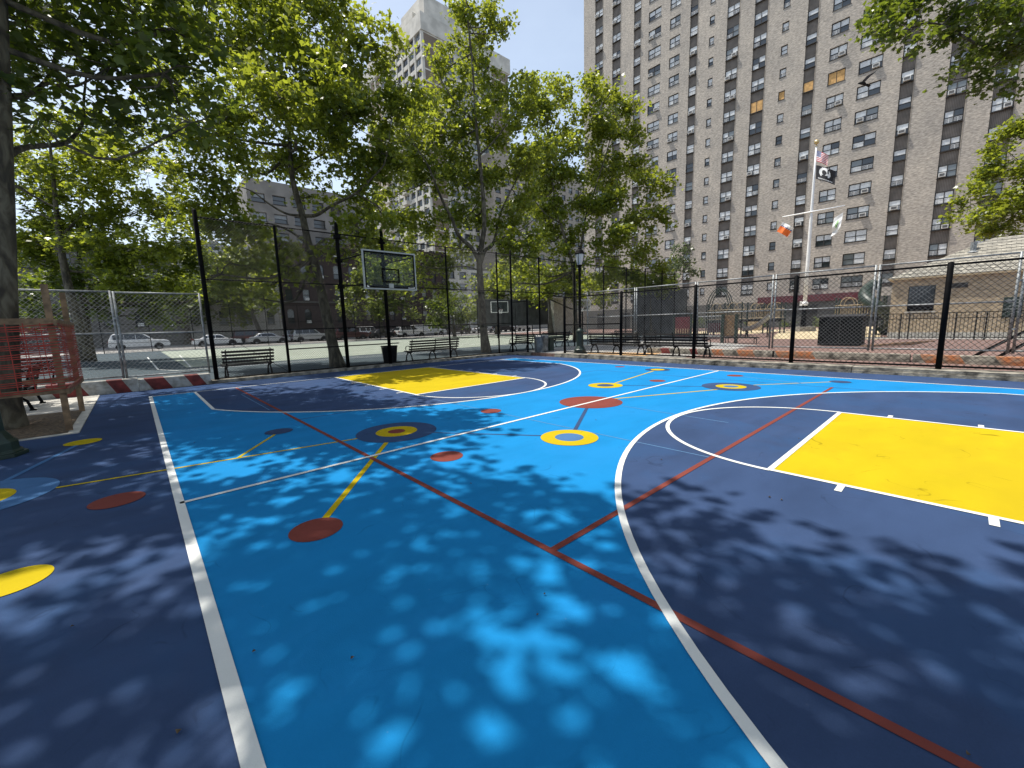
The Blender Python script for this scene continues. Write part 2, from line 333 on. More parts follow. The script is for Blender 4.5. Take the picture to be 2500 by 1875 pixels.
# light blue field, cut by the two three-point areas (drawn one sheet above it)
w = MB(); w.poly([(SLX, -8.5), (SRX, -8.5), (SRX, BASE), (SLX, BASE)], Z); build('painted_field', w, M['blue'], court)
def arc_area(cy, sgn, yb, r=5.95):
    a = 5.51/r; a = math.acos(a)
    pts = [(KX-5.51, yb)]
    for j in range(65):
        t = (pi-a)+(a-(pi-a))*j/64
        pts.append((KX+r*cos(t), cy-sgn*r*sin(t)))
    pts.append((KX+5.51, yb))
    return pts, a
def half(cy, sgn, yb, ft):
    pts, a = arc_area(cy, sgn, yb)
    if sgn < 0: pts = pts[::-1]
    w = MB(); w.poly(pts, 2*Z); build('three_point_area', w, M['navy'], court)
    w = MB(); w.poly([(KX-KW/2, ft), (KX+KW/2, ft), (KX+KW/2, yb), (KX-KW/2, yb)][::int(sgn)], 3*Z); build('painted_key', w, M['yellow'], court)
    return a
BY, NBY = 12.72, -2.84
half(BY, 1, BASE, FT); half(NBY, -1, -4.15, NFT)
# decorations
def dsc(c, r, m, lv=4): w = MB(); w.disc(c, r, lv*Z); return build('painted_disc', w, M[m], court)
def rng_(c, r0, r1, m, lv=5): w = MB(); w.ring(c, r0, r1, lv*Z); return build('painted_ring', w, M[m], court)
def ln(p, q, wd, m, lv=3.5): w = MB(); w.line(p, q, wd, lv*Z); return build('painted_stripe', w, M[m], court)
def pl(path, wd, m, lv=3.5):
    w = MB()
    for a, b in zip(path[:-1], path[1:]): w.line(a, b, wd, lv*Z)
    return build('painted_stripe', w, M[m], court)
ln((-.80, 8.78), (-1.40, 6.75), .06, 'midblue'); ln((-1.40, 6.53), (2.25, 5.84), .045, 'yellow'); ln((.80, 6.13), (1.44, 7.09), .04, 'yellow')
ln((2.55, 5.47), (.98, 3.49), .06, 'yellow'); ln((3.15, 5.31), (4.15, 3.9), .04, 'navy')
ln((4.6, 3.73), (6.3, 4.75), .06, 'navy'); ln((8.7, 5.89), (12.0, 6.46), .06, 'yellow'); ln((7.0, 4.82), (9.6, 3.55), .06, 'yellow')
ln((8.75, 5.64), (9.75, 3.98), .045, 'navy'); pl([(10.5, 3.3), (11.5, 2.51), (12.1, 2.02)], .05, 'yellow'); ln((12.0, 3.95), (11.5, 2.48), .04, 'faint')
for c, r, m in [((-.76, 8.92), .21, 'yellow'), ((-1.47, 6.56), .68, 'midblue'), ((-.31, 5.45), .21, 'red'), ((-.80, 4.12), .20, 'yellow'), ((1.53, 7.25), .20, 'navy'),
                ((2.82, 5.77), .60, 'navy'), ((.90, 3.39), .20, 'red'), ((2.67, 4.17), .20, 'red'), ((4.73, 5.80), .19, 'red'), ((6.58, 4.91), .62, 'red'), ((12.24, 6.50), .38, 'navy'),
                ((9.99, 5.30), .20, 'red'), ((10.09, 3.54), .61, 'navy'), ((12.07, 4.13), .20, 'red'), ((12.24, 1.86), .21, 'navy'), ((12.34, 7.96), .17, 'red')]: dsc(c, r, m)
for c, r0, r1, m in [((-1.49, 6.54), .17, .39, 'yellow'), ((2.82, 5.78), .13, .31, 'yellow'), ((4.32, 3.59), .20, .40, 'yellow'), ((8.54, 5.92), .21, .42, 'yellow'), ((10.09, 3.53), .16, .32, 'yellow')]: rng_(c, r0, r1, m)
dsc((12.24, 6.50), .21, 'yellow', 5); dsc((2.82, 5.78), .13, 'red', 5); dsc((4.32, 3.59), .20, 'midblue', 5); dsc((8.54, 5.92), .21, 'navy', 5); dsc((10.09, 3.53), .16, 'midblue', 5)
# volleyball rectangle in red, navy third side, older faint lines
w = MB(); w.line((1.99, 13.98), (1.99, -4.0), .055, 5.5*Z); build('painted_stripe', w, M['red'], court)
w = MB(); w.line((2.01, 1.83), (11.2, 1.83), .055, 5.6*Z); build('painted_stripe', w, M['red'], court)
pl([(1.98, 7.95), (3.3, 7.9)], .035, 'navy', 1.6); pl([(10.2, 8.04), (11.1, 7.97), (11.17, 2.7), (11.22, .9)], .035, 'navy', 1.6)
for a, b in [((4.69, 7.9), (4.74, 1.85)), ((6.63, 4.23), (6.55, 2.3)), ((1.86, 12.4), (1.86, 9.4))]: ln(a, b, .018, 'faint', 3.2)
# white court lines
def wl(p, q, wd=.055): w = MB(); w.line(p, q, wd, 6*Z); return build('painted_line', w, M['white'], court)
wl((SLX, BASE+.03), (SLX, -8.5), .07); wl((SRX, BASE+.03), (SRX, -8.5)); wl((SLX, MID), (SRX, MID)); w = MB(); w.line((SLX, BASE), (SRX, BASE), .055, 6.4*Z); build('painted_line', w, M['white'], court)
for cy, sgn, yb, ft in ((BY, 1, BASE, FT), (NBY, -1, -4.15, NFT)):
    pts, a = arc_area(cy, sgn, yb)
    w = MB()
    if sgn > 0: w.ring((KX, cy), 5.92, 5.98, 6*Z, pi+a, 2*pi-a)
    else: w.ring((KX, cy), 5.92, 5.98, 6*Z, a, pi-a)
    for x in (KX-5.51, KX+5.51): w.line((x, pts[1][1]), (x, yb), .06, 6*Z)
    build('painted_arc', w, M['white'], court)
    w = MB(); w.ring((KX, ft), 1.795, 1.85, 6.2*Z, pi if sgn > 0 else 0, 2*pi if sgn > 0 else pi); build('painted_arc', w, M['white'], court)
    w = MB()
    w.line((KX-KW/2-.03, ft), (KX+KW/2+.03, ft), .055, 6.6*Z)
    for x in (KX-KW/2, KX+KW/2): w.line((x, ft), (x, yb), .055, 6.8*Z)
    build('key_outline', w, M['white'], court)
    for d in (.60, 1.53, 2.46, 3.4):
        for sx in (-1, 1): wl((KX+sx*(KW/2+.03), ft+sgn*d), (KX+sx*(KW/2+.20), ft+sgn*d), .055)
# paving round the tree pit, soil
w = MB(); w.mm(-9, -.865, 9.86, 16.0, -.05, .01); struct('pavement', w, M['paleconc'])
w = MB()
N_ = 14
for i in range(N_):
    for j in range(N_):
        pass
V = []; Fq = []
for i in range(N_+1):
    for j in range(N_+1):
        V.append((-3.2+2.2*i/N_, 9.95+2.9*j/N_, .016+random.uniform(0, .03)*(0 < i < N_ and 0 < j < N_)))
for i in range(N_):
    for j in range(N_): Fq.append((i*(N_+1)+j, (i+1)*(N_+1)+j, (i+1)*(N_+1)+j+1, i*(N_+1)+j+1))
w.add(V, Fq); tag(build('soil', w, M['soil'], smooth=True), kind='structure')
# kerbs
w = MB(); w.mm(1.55, 15.6, 15.75, 16.25, -.05, .10); w.mm(14.37, 14.98, 14.9, 15.749, -.05, .098)
struct('kerb', w, M['kerb'])
w = MB()
yy = 12.75
while yy > -22:
    w.prism([(14.35, yy), (14.35, yy-3.58), (14.98, yy-3.58), (14.98, yy)][::-1], -.05, .165); w.prism([(14.31, yy), (14.31, yy-3.58), (14.36, yy-3.58), (14.36, yy)][::-1], -.05, .075); yy -= 3.6
k_ = struct('kerb', w, M['kerb'])
# ground beyond the fences
w = MB(); w.mm(-14, 40, 16.26, 49.5, -.04, .055); struct('ground', w, M['tealblue'])
w = MB(); w.poly([(1.6, 23.6), (38, 22.4), (38, 47.5), (1.6, 47.5)], .059); c2 = struct('court_ground', w, M['green'])
w = MB(); w.poly([(1.65, 22.3), (38, 21.2), (38, 21.27), (1.65, 22.37)], .063)
for x0 in (.62, 1.75, 3.4): w.line((x0, 23.6), (x0-.1+.5*(x0-.6), 37), .07, .063)
w.line((.62, 23.6), (1.2, 22.0), .07, .063); w.line((1.2, 22.0), (14, 20.9), .07, .063); w.line((6, 26), (36, 26), .07, .064); w.line((20, 22.4), (20, 47), .07, .066); w.line((6, 38), (37, 38), .07, .064)
build('painted_line', w, M['white'], c2)
w = MB(); w.mm(-200, 260, 49.6, 55.2, -.05, .07); struct('pavement', w, M['walk'])
w = MB(); w.mm(-200, 260, 55.2, 55.4, -.05, .08); struct('kerb', w, M['concrete'])
w = MB(); w.mm(-200, 260, 55.4, 65, -.05, -.03); struct('road', w, M['asphalt'])
w = MB(); w.mm(-200, 260, 65, 69.8, -.05, .08); struct('pavement', w, M['walk'])
w = MB(); w.mm(14.99, 62, -40, 16.25, -.05, .10); w.mm(40.05, 62, 16.26, 49.5, -.05, .10); pg = struct('ground', w, M['redpaving'])
w = MB(); w.poly([(15.0, 16.2), (15.0, 7.2), (24, 7.2), (27, 11.5), (40, 16.2)], .106); struct('path', w, M['walk'])  # grey sheet over the red paving, toned for the shade behind the benches
w = MB(); w.poly([(15.1, 11.9), (16.5, 11.8), (17.1, 8.9), (15.1, 8.8)], .112); struct('ground', w, M['chips'])
w = MB(); w.poly([(31, 3.2), (60, 5.5), (60, 10.5), (44, 11.5), (31, 8.5)], .106); w.poly([(40, 12), (52, 12), (50, 20), (40, 20)], .106); struct('path', w, M['tanstrip'])
w = MB(); w.mm(31.8, 33.6, -12, 4.4, .10, .115); struct('path', w, M['walk'])

# ------------------------------------------------------------------ fences
def wires(mb, P, ux, L, z0, z1, s, r, nrm):
    """chain link as two families of diagonal wires on a vertical plane: origin P (x, y), unit direction ux, length L"""
    H = z1-z0
    for fam in (0, 1):
        off = np.array(nrm)*r*(1 if fam else -1)
        t = -H
        while t < L:
            a0 = max(0., -t); a1 = min(H, L-t)
            if a1 > a0+.01:
                if fam == 0: q = [(t+a0, z0+a0), (t+a1, z0+a1)]
                else: q = [(t+a0, z1-a0), (t+a1, z1-a1)]
                pts = [(P[0]+ux[0]*d+off[0], P[1]+ux[1]*d+off[1], z) for d, z in q]
                mb.tube(pts, r, 3, False)
            t += s
# tall black fence along the far baseline
fa = thing('chain_link_fence', 'tall black chain link fence behind the far baseline of the blue court', 'fence', (8, 16, .1))
for x, h, r in [(1.80, 5.30, .062), (3.93, 5.12, .045), (10.75, 5.12, .042), (13.75, 5.15, .042), (14.69, 5.32, .05), (16.8, 5.15, .045), (19.85, 5.15, .045), (22.85, 5.15, .045), (25.5, 5.2, .045), (28.0, 5.25, .045), (30.5, 5.3, .045), (32.6, 5.3, .045)]:
    w = MB(); w.tube([(x, 16, .08), (x, 16, h-.03), (x, 16, h)], [r, r, r*.5], 10); build('post', w, M['black'], fa, True)
for z, x0, x1 in [(5.08, 1.8, 32.6), (3.24, 1.8, 32.6), (1.62, 1.8, 14.7), (.93, 3.93, 8.2), (.13, 1.8, 14.7)]:
    w = MB(); w.tube([(x0, 16.03, z), (x1, 16.03, z)], .022, 8); build('rail', w, M['black'], fa, True)
w = MB(); wires(w, (1.84, 15.985), (1, 0), 12.84, .13, 5.08, .082, .0040, (0, 1)); wires(w, (14.72, 15.985), (1, 0), 17.8, .9, 5.08, .13, .0034, (0, 1)); build('wire_mesh', w, M['blackwire'], fa)
w = MB(); w.tube([(2.0, 16.02, 1.6), (3.9, 16.02, .15)], .008, 5); build('brace_rod', w, M['black'], fa)
# backboard on two heavy poles
hp = thing('basketball_backboard', 'glass backboard with grey frame on two tall black poles over the yellow key', 'backboard', (6.5, 16, 0))
for x in (5.97, 7.72):
    w = MB(); w.tube([(x, 15.93, .08), (x, 15.93, 5.28), (x, 15.93, 5.42), (x, 15.93, 5.47)], [.068, .068, .055, .02], 14); po = build('pole', w, M['black'], hp, True)
    for z in (4.95, 4.1, 3.15):
        w = MB(); w.mm(x-.10, x+.10, 15.83, 16.03, z-.07, z+.07); build('clamp', w, M['black'], po, bevel=.01)
bx0, bx1, bz0, bz1, by = 5.56, 7.42, 2.82, 4.05, 12.92
for x, bx in ((5.97, bx0+.12), (7.72, bx1-.12)):
    for z, zb in ((4.1, 3.92), (3.15, 2.98)):
        w = MB(); w.tube([(x, 15.86, z), (bx, by+.03, zb)], .024, 8); build('support_arm', w, M['black'], hp, True)
w = MB(); w.mm(bx0+.05, bx1-.05, by-.006, by+.006, bz0+.05, bz1-.05); bg = build('glass_panel', w, M['boardglass'], hp)
def frame_xz(mb, x0, x1, z0, z1, y0, y1, t):
    mb.mm(x0, x1, y0, y1, z0, z0+t); mb.mm(x0, x1, y0, y1, z1-t, z1); mb.mm(x0, x0+t, y0, y1, z0+t, z1-t); mb.mm(x1-t, x1, y0, y1, z0+t, z1-t); return mb
M['alu'] = mat('grey_aluminium', (.33, .35, .34), .5, .08, 5, metal=.2)
w = MB(); frame_xz(w, bx0, bx1, bz0, bz1, by-.025, by+.025, .045); build('frame', w, M['alu'], hp)
w = MB(); frame_xz(w, bx0+.046, bx1-.046, bz0+.046, bz1-.046, by-.016, by-.008, .045); build('border', w, M['black'], hp)
w = MB(); frame_xz(w, 6.18, 6.80, 3.06, 3.50, by-.016, by-.008, .045); build('target_square', w, M['black'], hp)
w = MB(); w.mm(6.40, 6.56, by-.03, by+.08, 2.88, 3.02); build('rim_mount', w, M['alu'], hp)
w = MB(); w.mm(bx0+.3, bx1-.3, by+.01, by+.05, 2.93, 2.98); w.mm(bx0+.3, bx1-.3, by+.01, by+.05, 3.92, 3.96); build('rear_rail', w, M['black'], hp)
w = MB(); x_ = 7.10
for i in range(9):
    hh = [.03, .022, .022, .018, .025, .03, .02, .034, .05][i]; w.mm(x_, x_+.02, by-.020, by-.017, 2.885, 2.885+hh); x_ += .027
w.add([(5.66, by-.019, 2.88), (5.74, by-.019, 2.88), (5.66, by-.019, 2.95)], [(0, 1, 2)])
build('lettering', w, M['whitepaint'], hp)
# corner gate leaf between the tall and the low fence
gt = thing('fence_gate', 'low black chain link gate leaf standing open beside the bagged barrel', 'gate', (14.8, 15.5, 0))
w = MB(); w.tube([(14.95, 15.12, .05), (14.95, 15.12, 2.80), (14.95, 15.12, 2.83)], [.05, .05, .02], 10); build('post', w, M['black'], gt, True)
for z in (2.70, .16):
    w = MB(); w.tube([(14.74, 15.95, z), (14.95, 15.12, z)], .02, 8); build('rail', w, M['black'], gt, True)
dg = np.array([.21, -.83]); Lg = np.linalg.norm(dg); dg = dg/Lg
w = MB(); wires(w, (14.74, 15.95), dg, Lg, .16, 2.70, .09, .0026, (1, 0)); build('wire_mesh', w, M['blackwire'], gt)
# low black fence along the right sideline
fb = thing('chain_link_fence', 'low black chain link fence on the kerb along the right sideline', 'fence', (14.75, 3, .165))
for y in (12.45, 9.45, 6.45, 3.47, .33, -2.8, -5.9):
    w = MB(); w.tube([(14.72, y, .14), (14.72, y, 2.74), (14.72, y, 2.77)], [.058, .058, .02], 12); build('post', w, M['black'], fb, True)
for z, y0, y1 in ((2.70, 12.45, -5.9), (.235, 12.45, -5.9), (1.47, 12.45, 9.45)):
    w = MB(); w.tube([(14.76, y0, z), (14.76, y1, z)], .024, 8); build('rail', w, M['black'], fb, True)
w = MB(); wires(w, (14.79, -5.9), (0, 1), 18.35, .20, 2.72, .125, .0044, (1, 0)); build('wire_mesh', w, M['blackwire'], fb)
# temporary galvanised panels on concrete barriers, right
LBLC = ['galvanised fence panel at the far end of its row, beside the green lamp post', 'galvanised fence panel second from the lamp post, behind the long benches',
        'galvanised fence panel behind the end of the second long bench', 'galvanised fence panel standing in front of the curved playground slide',
        'galvanised fence panel standing in front of the black storage box', 'galvanised fence panel in front of the small tan brick house', 'galvanised fence panel at the right edge with dark diagonal braces']
ys = [13.37, 10.52, 7.68, 4.83, 1.98, -.93, -3.8, -6.6]
def gpanel(p, q, z0, z1, label, mid=None):
    p = np.array(p); q = np.array(q); d = q-p; L_ = np.linalg.norm(d); d = d/L_; p = p+d*.05; q = q-d*.05; L_ -= .1
    t = thing('temporary_fence', label, 'fence', (float((p[0]+q[0])/2), float((p[1]+q[1])/2), z0), 'temporary galvanised fence panels')
    for e in (p, q):
        w = MB(); w.tube([(e[0], e[1], z0-.04), (e[0], e[1], z1+.03)], .03, 10); build('post', w, M['galv'], t, True)
    for z in (z0+.03, mid or (z0+z1)/2+.05, z1):
        w = MB(); w.tube([(*p, z), (*q, z)], .024, 8); build('rail', w, M['galv'], t, True)
    n = (-d[1], d[0])
    w = MB(); wires(w, p, d, L_, z0+.03, z1, .118, .0032, n); build('wire_mesh', w, M['galvwire'], t)
    w = MB()
    for z in (z0+.6, z1-.75): w.tube([(p[0]-d[0]*.05, p[1]-d[1]*.05, z), (p[0]-d[0]*.05, p[1]-d[1]*.05, z+.05)], .042, 8)
    build('coupler', w, M['galv'], t)
    return t
for i in range(7): gpanel((17.6, ys[i]), (17.6, ys[i+1]), .43, 3.07, LBLC[i])
for i, (y0, y1) in enumerate([(-1.3, -2.6), (-1.7, -3.0)]):
    pass
br = thing('fence_brace', 'dark diagonal steel braces propping the galvanised fence by the house', 'brace', (18.2, -1.2, .1))
for dy in (0, -.5):
    w = MB(); w.bar((17.68, -1.9+dy*.7, 1.62), (19.3, -.25+dy, .12), .06, .06); build('strut', w, M['black'], br)
def barrier(x, y0, y1, stripes, label, m2, wd=.36, h=.33, axis='y', grp='striped concrete barriers', m1=None):
    """low concrete barrier with slanted painted stripes on its face"""
    L_ = abs(y1-y0); t = thing('concrete_barrier', label, 'barrier', (x, (y0+y1)/2, 0) if axis == 'y' else ((y0+y1)/2, x, 0), grp)
    w = MB(); n = 9; mm = []
    prof = [(-.5, 0), (-.5, .62), (-.44, .97), (-.40, 1.0), (.40, 1.0), (.44, .97), (.5, .62), (.5, 0)]
    def P(s, a): return (x+a[0]*wd, s, a[1]*h) if axis == 'y' else (s, x+a[0]*wd, a[1]*h)
    cuts = sorted(set([y0, y1]+[c for s in stripes for c in s]))
    for a, b in zip(cuts[:-1], cuts[1:]):
        on = any(s[0]-1e-6 <= a and b <= s[1]+1e-6 for s in stripes)
        w.cur = 1 if on else 0
        V = []
        for s_, base in ((a, 0), (b, 1)):
            edge = (s_ in (y0, y1))
            for q in prof:
                sl = 0 if edge else (.09-.18*q[1])*SL
                V.append(P(s_+sl, q))
        k = len(prof); Fx = [(i, i+1, k+i+1, k+i) for i in range(k-1)]
        if a == y0: Fx.append(tuple(range(k)))
        if b == y1: Fx.append(tuple(range(2*k-1, k-1, -1)))
        w.add(V, Fx)
    build('block', w, [m1 or M['kerb'], m2], t)
    return t
SL = -1
barrier(17.25, 6.95, 4.62, [(5.2, 5.75), (6.3, 6.7)][::-1], 'concrete barrier with worn orange stripes under the middle galvanised panels', M['orangepaint'])
barrier(17.25, 4.56, 1.0, [(3.35, 4.45)], 'grey concrete barrier with one orange end under the panel before the storage box', M['orangepaint'])
barrier(17.25, .94, -2.6, [(-.1, .7), (-1.6, -.75)], 'concrete barrier with orange blocks in front of the small brick house', M['orangepaint'])
barrier(17.25, 9.6, 7.02, [(7.3, 7.6), (8.5, 8.9)], 'concrete barrier with faded marks behind the long benches', M['redpaint'])
barrier(17.25, -2.66, -6.2, [(-4, -3.2)], 'concrete barrier with an orange block at the right edge', M['orangepaint'])
SL = 1
barrier(16.02, -3.2, -.07, [(-2.9, -2.4), (-1.75, -1.15), (-.62, -.3)], 'red and white striped concrete barrier beside the netted tree guard', M['redpaint'], .5, .36, 'x', m1=M['worn'])
barrier(16.02, -.06, 1.62, [(.16, .6), (1.08, 1.42)], 'red and white striped concrete barrier ending at the tall black corner post', M['redpaint'], .5, .33, 'x', m1=M['worn'])
gpanel((-.33, 16.32), (1.72, 16.32), .36, 2.80, 'galvanised fence panel beside the tall black corner post', 1.63)
gpanel((-3.2, 16.36), (-.30, 16.36), .38, 2.82, 'galvanised fence panel behind the orange netted tree guard', 1.66)
# thin fence along the street
fs = thing('chain_link_fence', 'thin dark fence between the green court and the parked cars', 'fence', (15, 49.3, 0))
for i in range(15):
    x = -2+3.1*i; w = MB(); w.tube([(x, 49.3, 0), (x, 49.3, 4.3)], .035, 6); build('post', w, M['black'], fs)
for z in (4.25, 2.5, .9, .15):
    w = MB(); w.tube([(-2, 49.3, z), (41.4, 49.3, z)], .02, 6); build('rail', w, M['black'], fs)
w = MB(); wires(w, (-2, 49.3), (1, 0), 43.4, .15, 4.25, .2, .003, (0, 1)); build('wire_mesh', w, M['blackwire'], fs)
# far fences with grey windscreens
def screen(p, q, z0, z1, label, np_, top=M['galv']):
    p = np.array(p, float); q = np.array(q, float); d = q-p; L_ = np.linalg.norm(d); u = d/L_; n = np.array([-u[1], u[0]])
    t = thing('windscreen_fence', label, 'fence', (float((p[0]+q[0])/2), float((p[1]+q[1])/2), 0))
    for i in range(np_+1):
        c = p+d*i/np_; w = MB(); w.tube([(*c, 0), (*c, z1+.05)], .05, 8); build('post', w, M['black'], t)
    for z in (z1, (z0+z1)/2):
        w = MB(); w.tube([(*(p+n*.06), z), (*(q+n*.06), z)], .035, 6); build('rail', w, top, t)
    w = MB(); V = []; K = 40
    for i in range(K+1):
        c = p+d*i/K; o = n*(.05*sin(i*1.3)+.03*sin(i*.37))
        V += [(*(c-n*.08+o*.4), z0), (*(c-n*.08+o), (z0+z1)/2), (*(c-n*.08+o*.3), z1)]
    Fq = []
    for i in range(K): Fq += [(3*i, 3*i+3, 3*i+4, 3*i+1), (3*i+1, 3*i+4, 3*i+5, 3*i+2)]
    w.add(V, Fq); build('fabric', w, M['tarp'], t, True)
    return t
screen((29.2, 37.6), (40.6, 37.2), 1.35, 4.45, 'long fence hung with grey windscreen behind the green court', 4)
screen((33.0, 20.0), (39.6, 18.2), .15, 4.35, 'dark fabric covered fence left of the playground', 3, M['black'])
# handball wall
w = MB(); w.mm(40.75, 47.6, 36.2, 36.55, .0, 4.75); w.mm(40.6, 40.75, 36.1, 36.65, 0, 4.8)
tag(build('handball_wall', w, M['paleconc'], bevel=.02), 'freestanding beige concrete handball wall behind the lamp post', 'wall')
def far_hoop(loc, rz, label):
    t = thing('basketball_hoop', label, 'basketball hoop', (0, 0, 0), 'hoops on the far courts')
    w = MB(); w.tube([(0, 1.3, 0), (0, 1.3, 2.6), (0, .95, 3.1), (0, .15, 3.25)], .07, 8); build('pole', w, M['black'], t)
    w = MB(); w.mm(-.9, .9, 0, .05, 2.75, 3.85); bd = build('backboard', w, M['boardglass'], t)
    w = MB(); frame_xz(w, -.93, .93, 2.72, 3.88, -.02, .07, .06); build('frame', w, M['whitepaint'], bd)
    w = MB(); w.tube([(.23*cos(a*pi/8), -.38+.23*sin(a*pi/8), 3.05) for a in range(17)], .015, 6); rm = build('rim', w, M['redpaint'], t)
    w = MB()
    for a in range(10):
        for s_ in (1, -1): w.tube([(.22*cos(a*pi/5), -.38+.22*sin(a*pi/5), 3.04), (.13*cos(a*pi/5+s_*.6), -.38+.13*sin(a*pi/5+s_*.6), 2.62)], .006, 3, False)
    build('net', w, M['whitepaint'], rm)
    t.location = loc; t.rotation_euler = (0, 0, rz); return t
far_hoop((28.6, 33.0, .05), radians(-28), 'white framed glass hoop with a net in front of the grey windscreen')
far_hoop((36.5, 28.4, .05), radians(-55), 'red rimmed hoop in front of the beige handball wall')

# ------------------------------------------------------------------ benches
def bench(L_, nleg, label, group):
    """seat faces -y, back at +y"""
    t = thing('park_bench', label, 'bench', (0, 0, 0), group)
    w = MB()
    for i in range(5): y = -.44+i*.098; w.mm(-L_/2, L_/2, y, y+.075, .415-.006*i, .45-.006*i)
    build('seat', w, M['benchslat'], t, bevel=.006)
    w = MB()
    for i in range(4):
        z = .53+i*.115; y = .075+.035*i; w.bar((-L_/2, y, z), (L_/2, y, z), .03, .075, (0, -.3, 1))
    build('backrest', w, M['benchslat'], t, bevel=.006)
    for k in range(nleg):
        x = -L_/2+.12+(L_-.24)*k/(nleg-1)
        w = MB(); th = .028
        for pth in ([(-.46, 0), (-.40, .22), (-.30, .34), (-.18, .37), (-.06, .34), (.06, .22), (.12, 0)],):
            w.tube([(x, a, b) for a, b in pth], [.032, .026, .026, .026, .026, .026, .032], 6)
        w.bar((x, -.45, .40), (x, .06, .375), .05, .05); w.tube([(x, .04, .36), (x, .085, .55), (x, .20, .96)], [.028, .024, .018], 6)
        w.mm(x-.04, x+.04, -.50, -.41, 0, .03); w.mm(x-.04, x+.04, .07, .17, 0, .03)
        lg = build('leg', w, M['black'], t)
        if k in (0, nleg-1):
            w = MB(); w.tube([(x, -.42, .41), (x, -.46, .55), (x, -.42, .64), (x, -.30, .67), (x, -.10, .66), (x, .11, .64)], .018, 6); build('armrest', w, M['black'], t)
    return t
def place(b, first, loc, rz, label):
    if first: b.location = loc; b.rotation_euler = (0, 0, rz); b['label'] = label; return b
    return dup(b, loc, rz, label)
GB = 'black slatted park benches'
bl = bench(2.68, 3, 'x', GB)
place(bl, True, (10.35, 16.75, .055), pi, 'long three legged black bench beside the mesh litter bin behind the far fence')
place(bl, False, (15.95, 10.57, .11), pi/2, 'long black bench nearest the green lamp post behind the low fence')
place(bl, False, (15.95, 7.77, .11), pi/2, 'long black bench with hooped arm ending before the orange striped barriers')
place(bl, False, (21.0, 12.5, .10), pi/2, 'black bench behind the galvanised panels, farther back than the two long ones')
place(bl, False, (19.6, 17.4, .06), pi, 'black bench behind the stone game table under the trees')
bs = bench(1.55, 2, 'x', GB)
place(bs, True, (2.85, 16.72, .055), pi, 'short two legged black bench next to the tall corner post')
place(bs, False, (16.55, 17.1, .055), pi, 'short black bench behind the open gate leaf')
place(bs, False, (-1.95, 14.4, .01), -pi/2, 'black bench half hidden under the orange netted tree guard')
place(bs, False, (-2.6, 19.6, .055), radians(200), 'black bench in deep shade behind the galvanised panel at left')
# stone game table
t = thing('game_table', 'stone game table with a thick pedestal beside the bagged barrel', 'table', (16.35, 14.85, .1))
w = MB(); w.mm(15.55, 17.2, 14.45, 15.25, .78, .86); build('table_top', w, M['darkgreen'], t, bevel=.01)
w = MB(); w.prism([(16.2, 14.7), (16.5, 14.7), (16.55, 15.0), (16.15, 15.0)], .1, .785); build('pedestal', w, M['darkgreen'], t, bevel=.015)
# low platform bench by the playground
t = thing('platform_bench', 'low backless bench in front of the tan slatted panel', 'bench', (25.6, 8.6, .1))
w = MB(); w.mm(25.3, 25.9, 7.7, 9.5, .40, .45); build('seat', w, M['benchslat'], t)
for y in (7.8, 9.3):
    w = MB(); w.tube([(25.4, y, .1), (25.42, y, .38), (25.8, y, .38), (25.82, y, .1)], .022, 6); build('leg', w, M['black'], t)
# litter bin (wire mesh), barrel with plastic bag
t = thing('litter_bin', 'black mesh litter bin at the foot of the backboard pole', 'bin', (7.95, 16.42, .055))
w = MB()
for j in range(36):
    a = 2*pi*j/36; w.bar((7.95+.25*cos(a), 16.42+.25*sin(a), .06), (7.95+.33*cos(a), 16.42+.33*sin(a), .80), .022, .008, (cos(a), sin(a), 0))
for z, r in ((.08, .252), (.30, .276), (.52, .30)): w.ring((7.95, 16.42), r, r+.012, z, n=36)
build('basket', w, M['black'], t)
w = MB(); w.tube([(7.95+.335*cos(j*pi/16), 16.42+.335*sin(j*pi/16), .80) for j in range(33)], .022, 6); build('rim', w, M['black'], t)
w = MB(); w.lathe((7.95, 16.42, .06), [(.23, 0), (.30, .7)], 24); build('liner', w, M['rubber'], t)
t = thing('barrel', 'round barrel wrapped in a crumpled grey plastic bag in the fence gap', 'barrel', (15.35, 14.55, 0))
w = MB(); n = 40; prof = [(.30, 0), (.335, .12), (.34, .4), (.345, .62), (.36, .82), (.375, .88), (.33, .95), (.22, .96)]
V = []
for r, z in prof:
    for j in range(n):
        a = 2*pi*j/n; k = r*(1+.045*sin(7*a+9*z)+.035*sin(13*a-5*z)+.02*random.uniform(-1, 1)); V.append((15.35+k*cos(a), 14.55+k*sin(a), z+.01+.015*sin(5*a)*(z > .5)))
w.add(V, [(i*n+j, i*n+(j+1) % n, (i+1)*n+(j+1) % n, (i+1)*n+j) for i in range(len(prof)-1) for j in range(n)]+[tuple((len(prof)-1)*n+j for j in range(n))])
build('bag', w, M['plastic'], t, True)
w = MB(); w.lathe((15.35, 14.55, 0), [(.28, 0), (.28, .85)], 20); build('drum', w, M['black'], t)

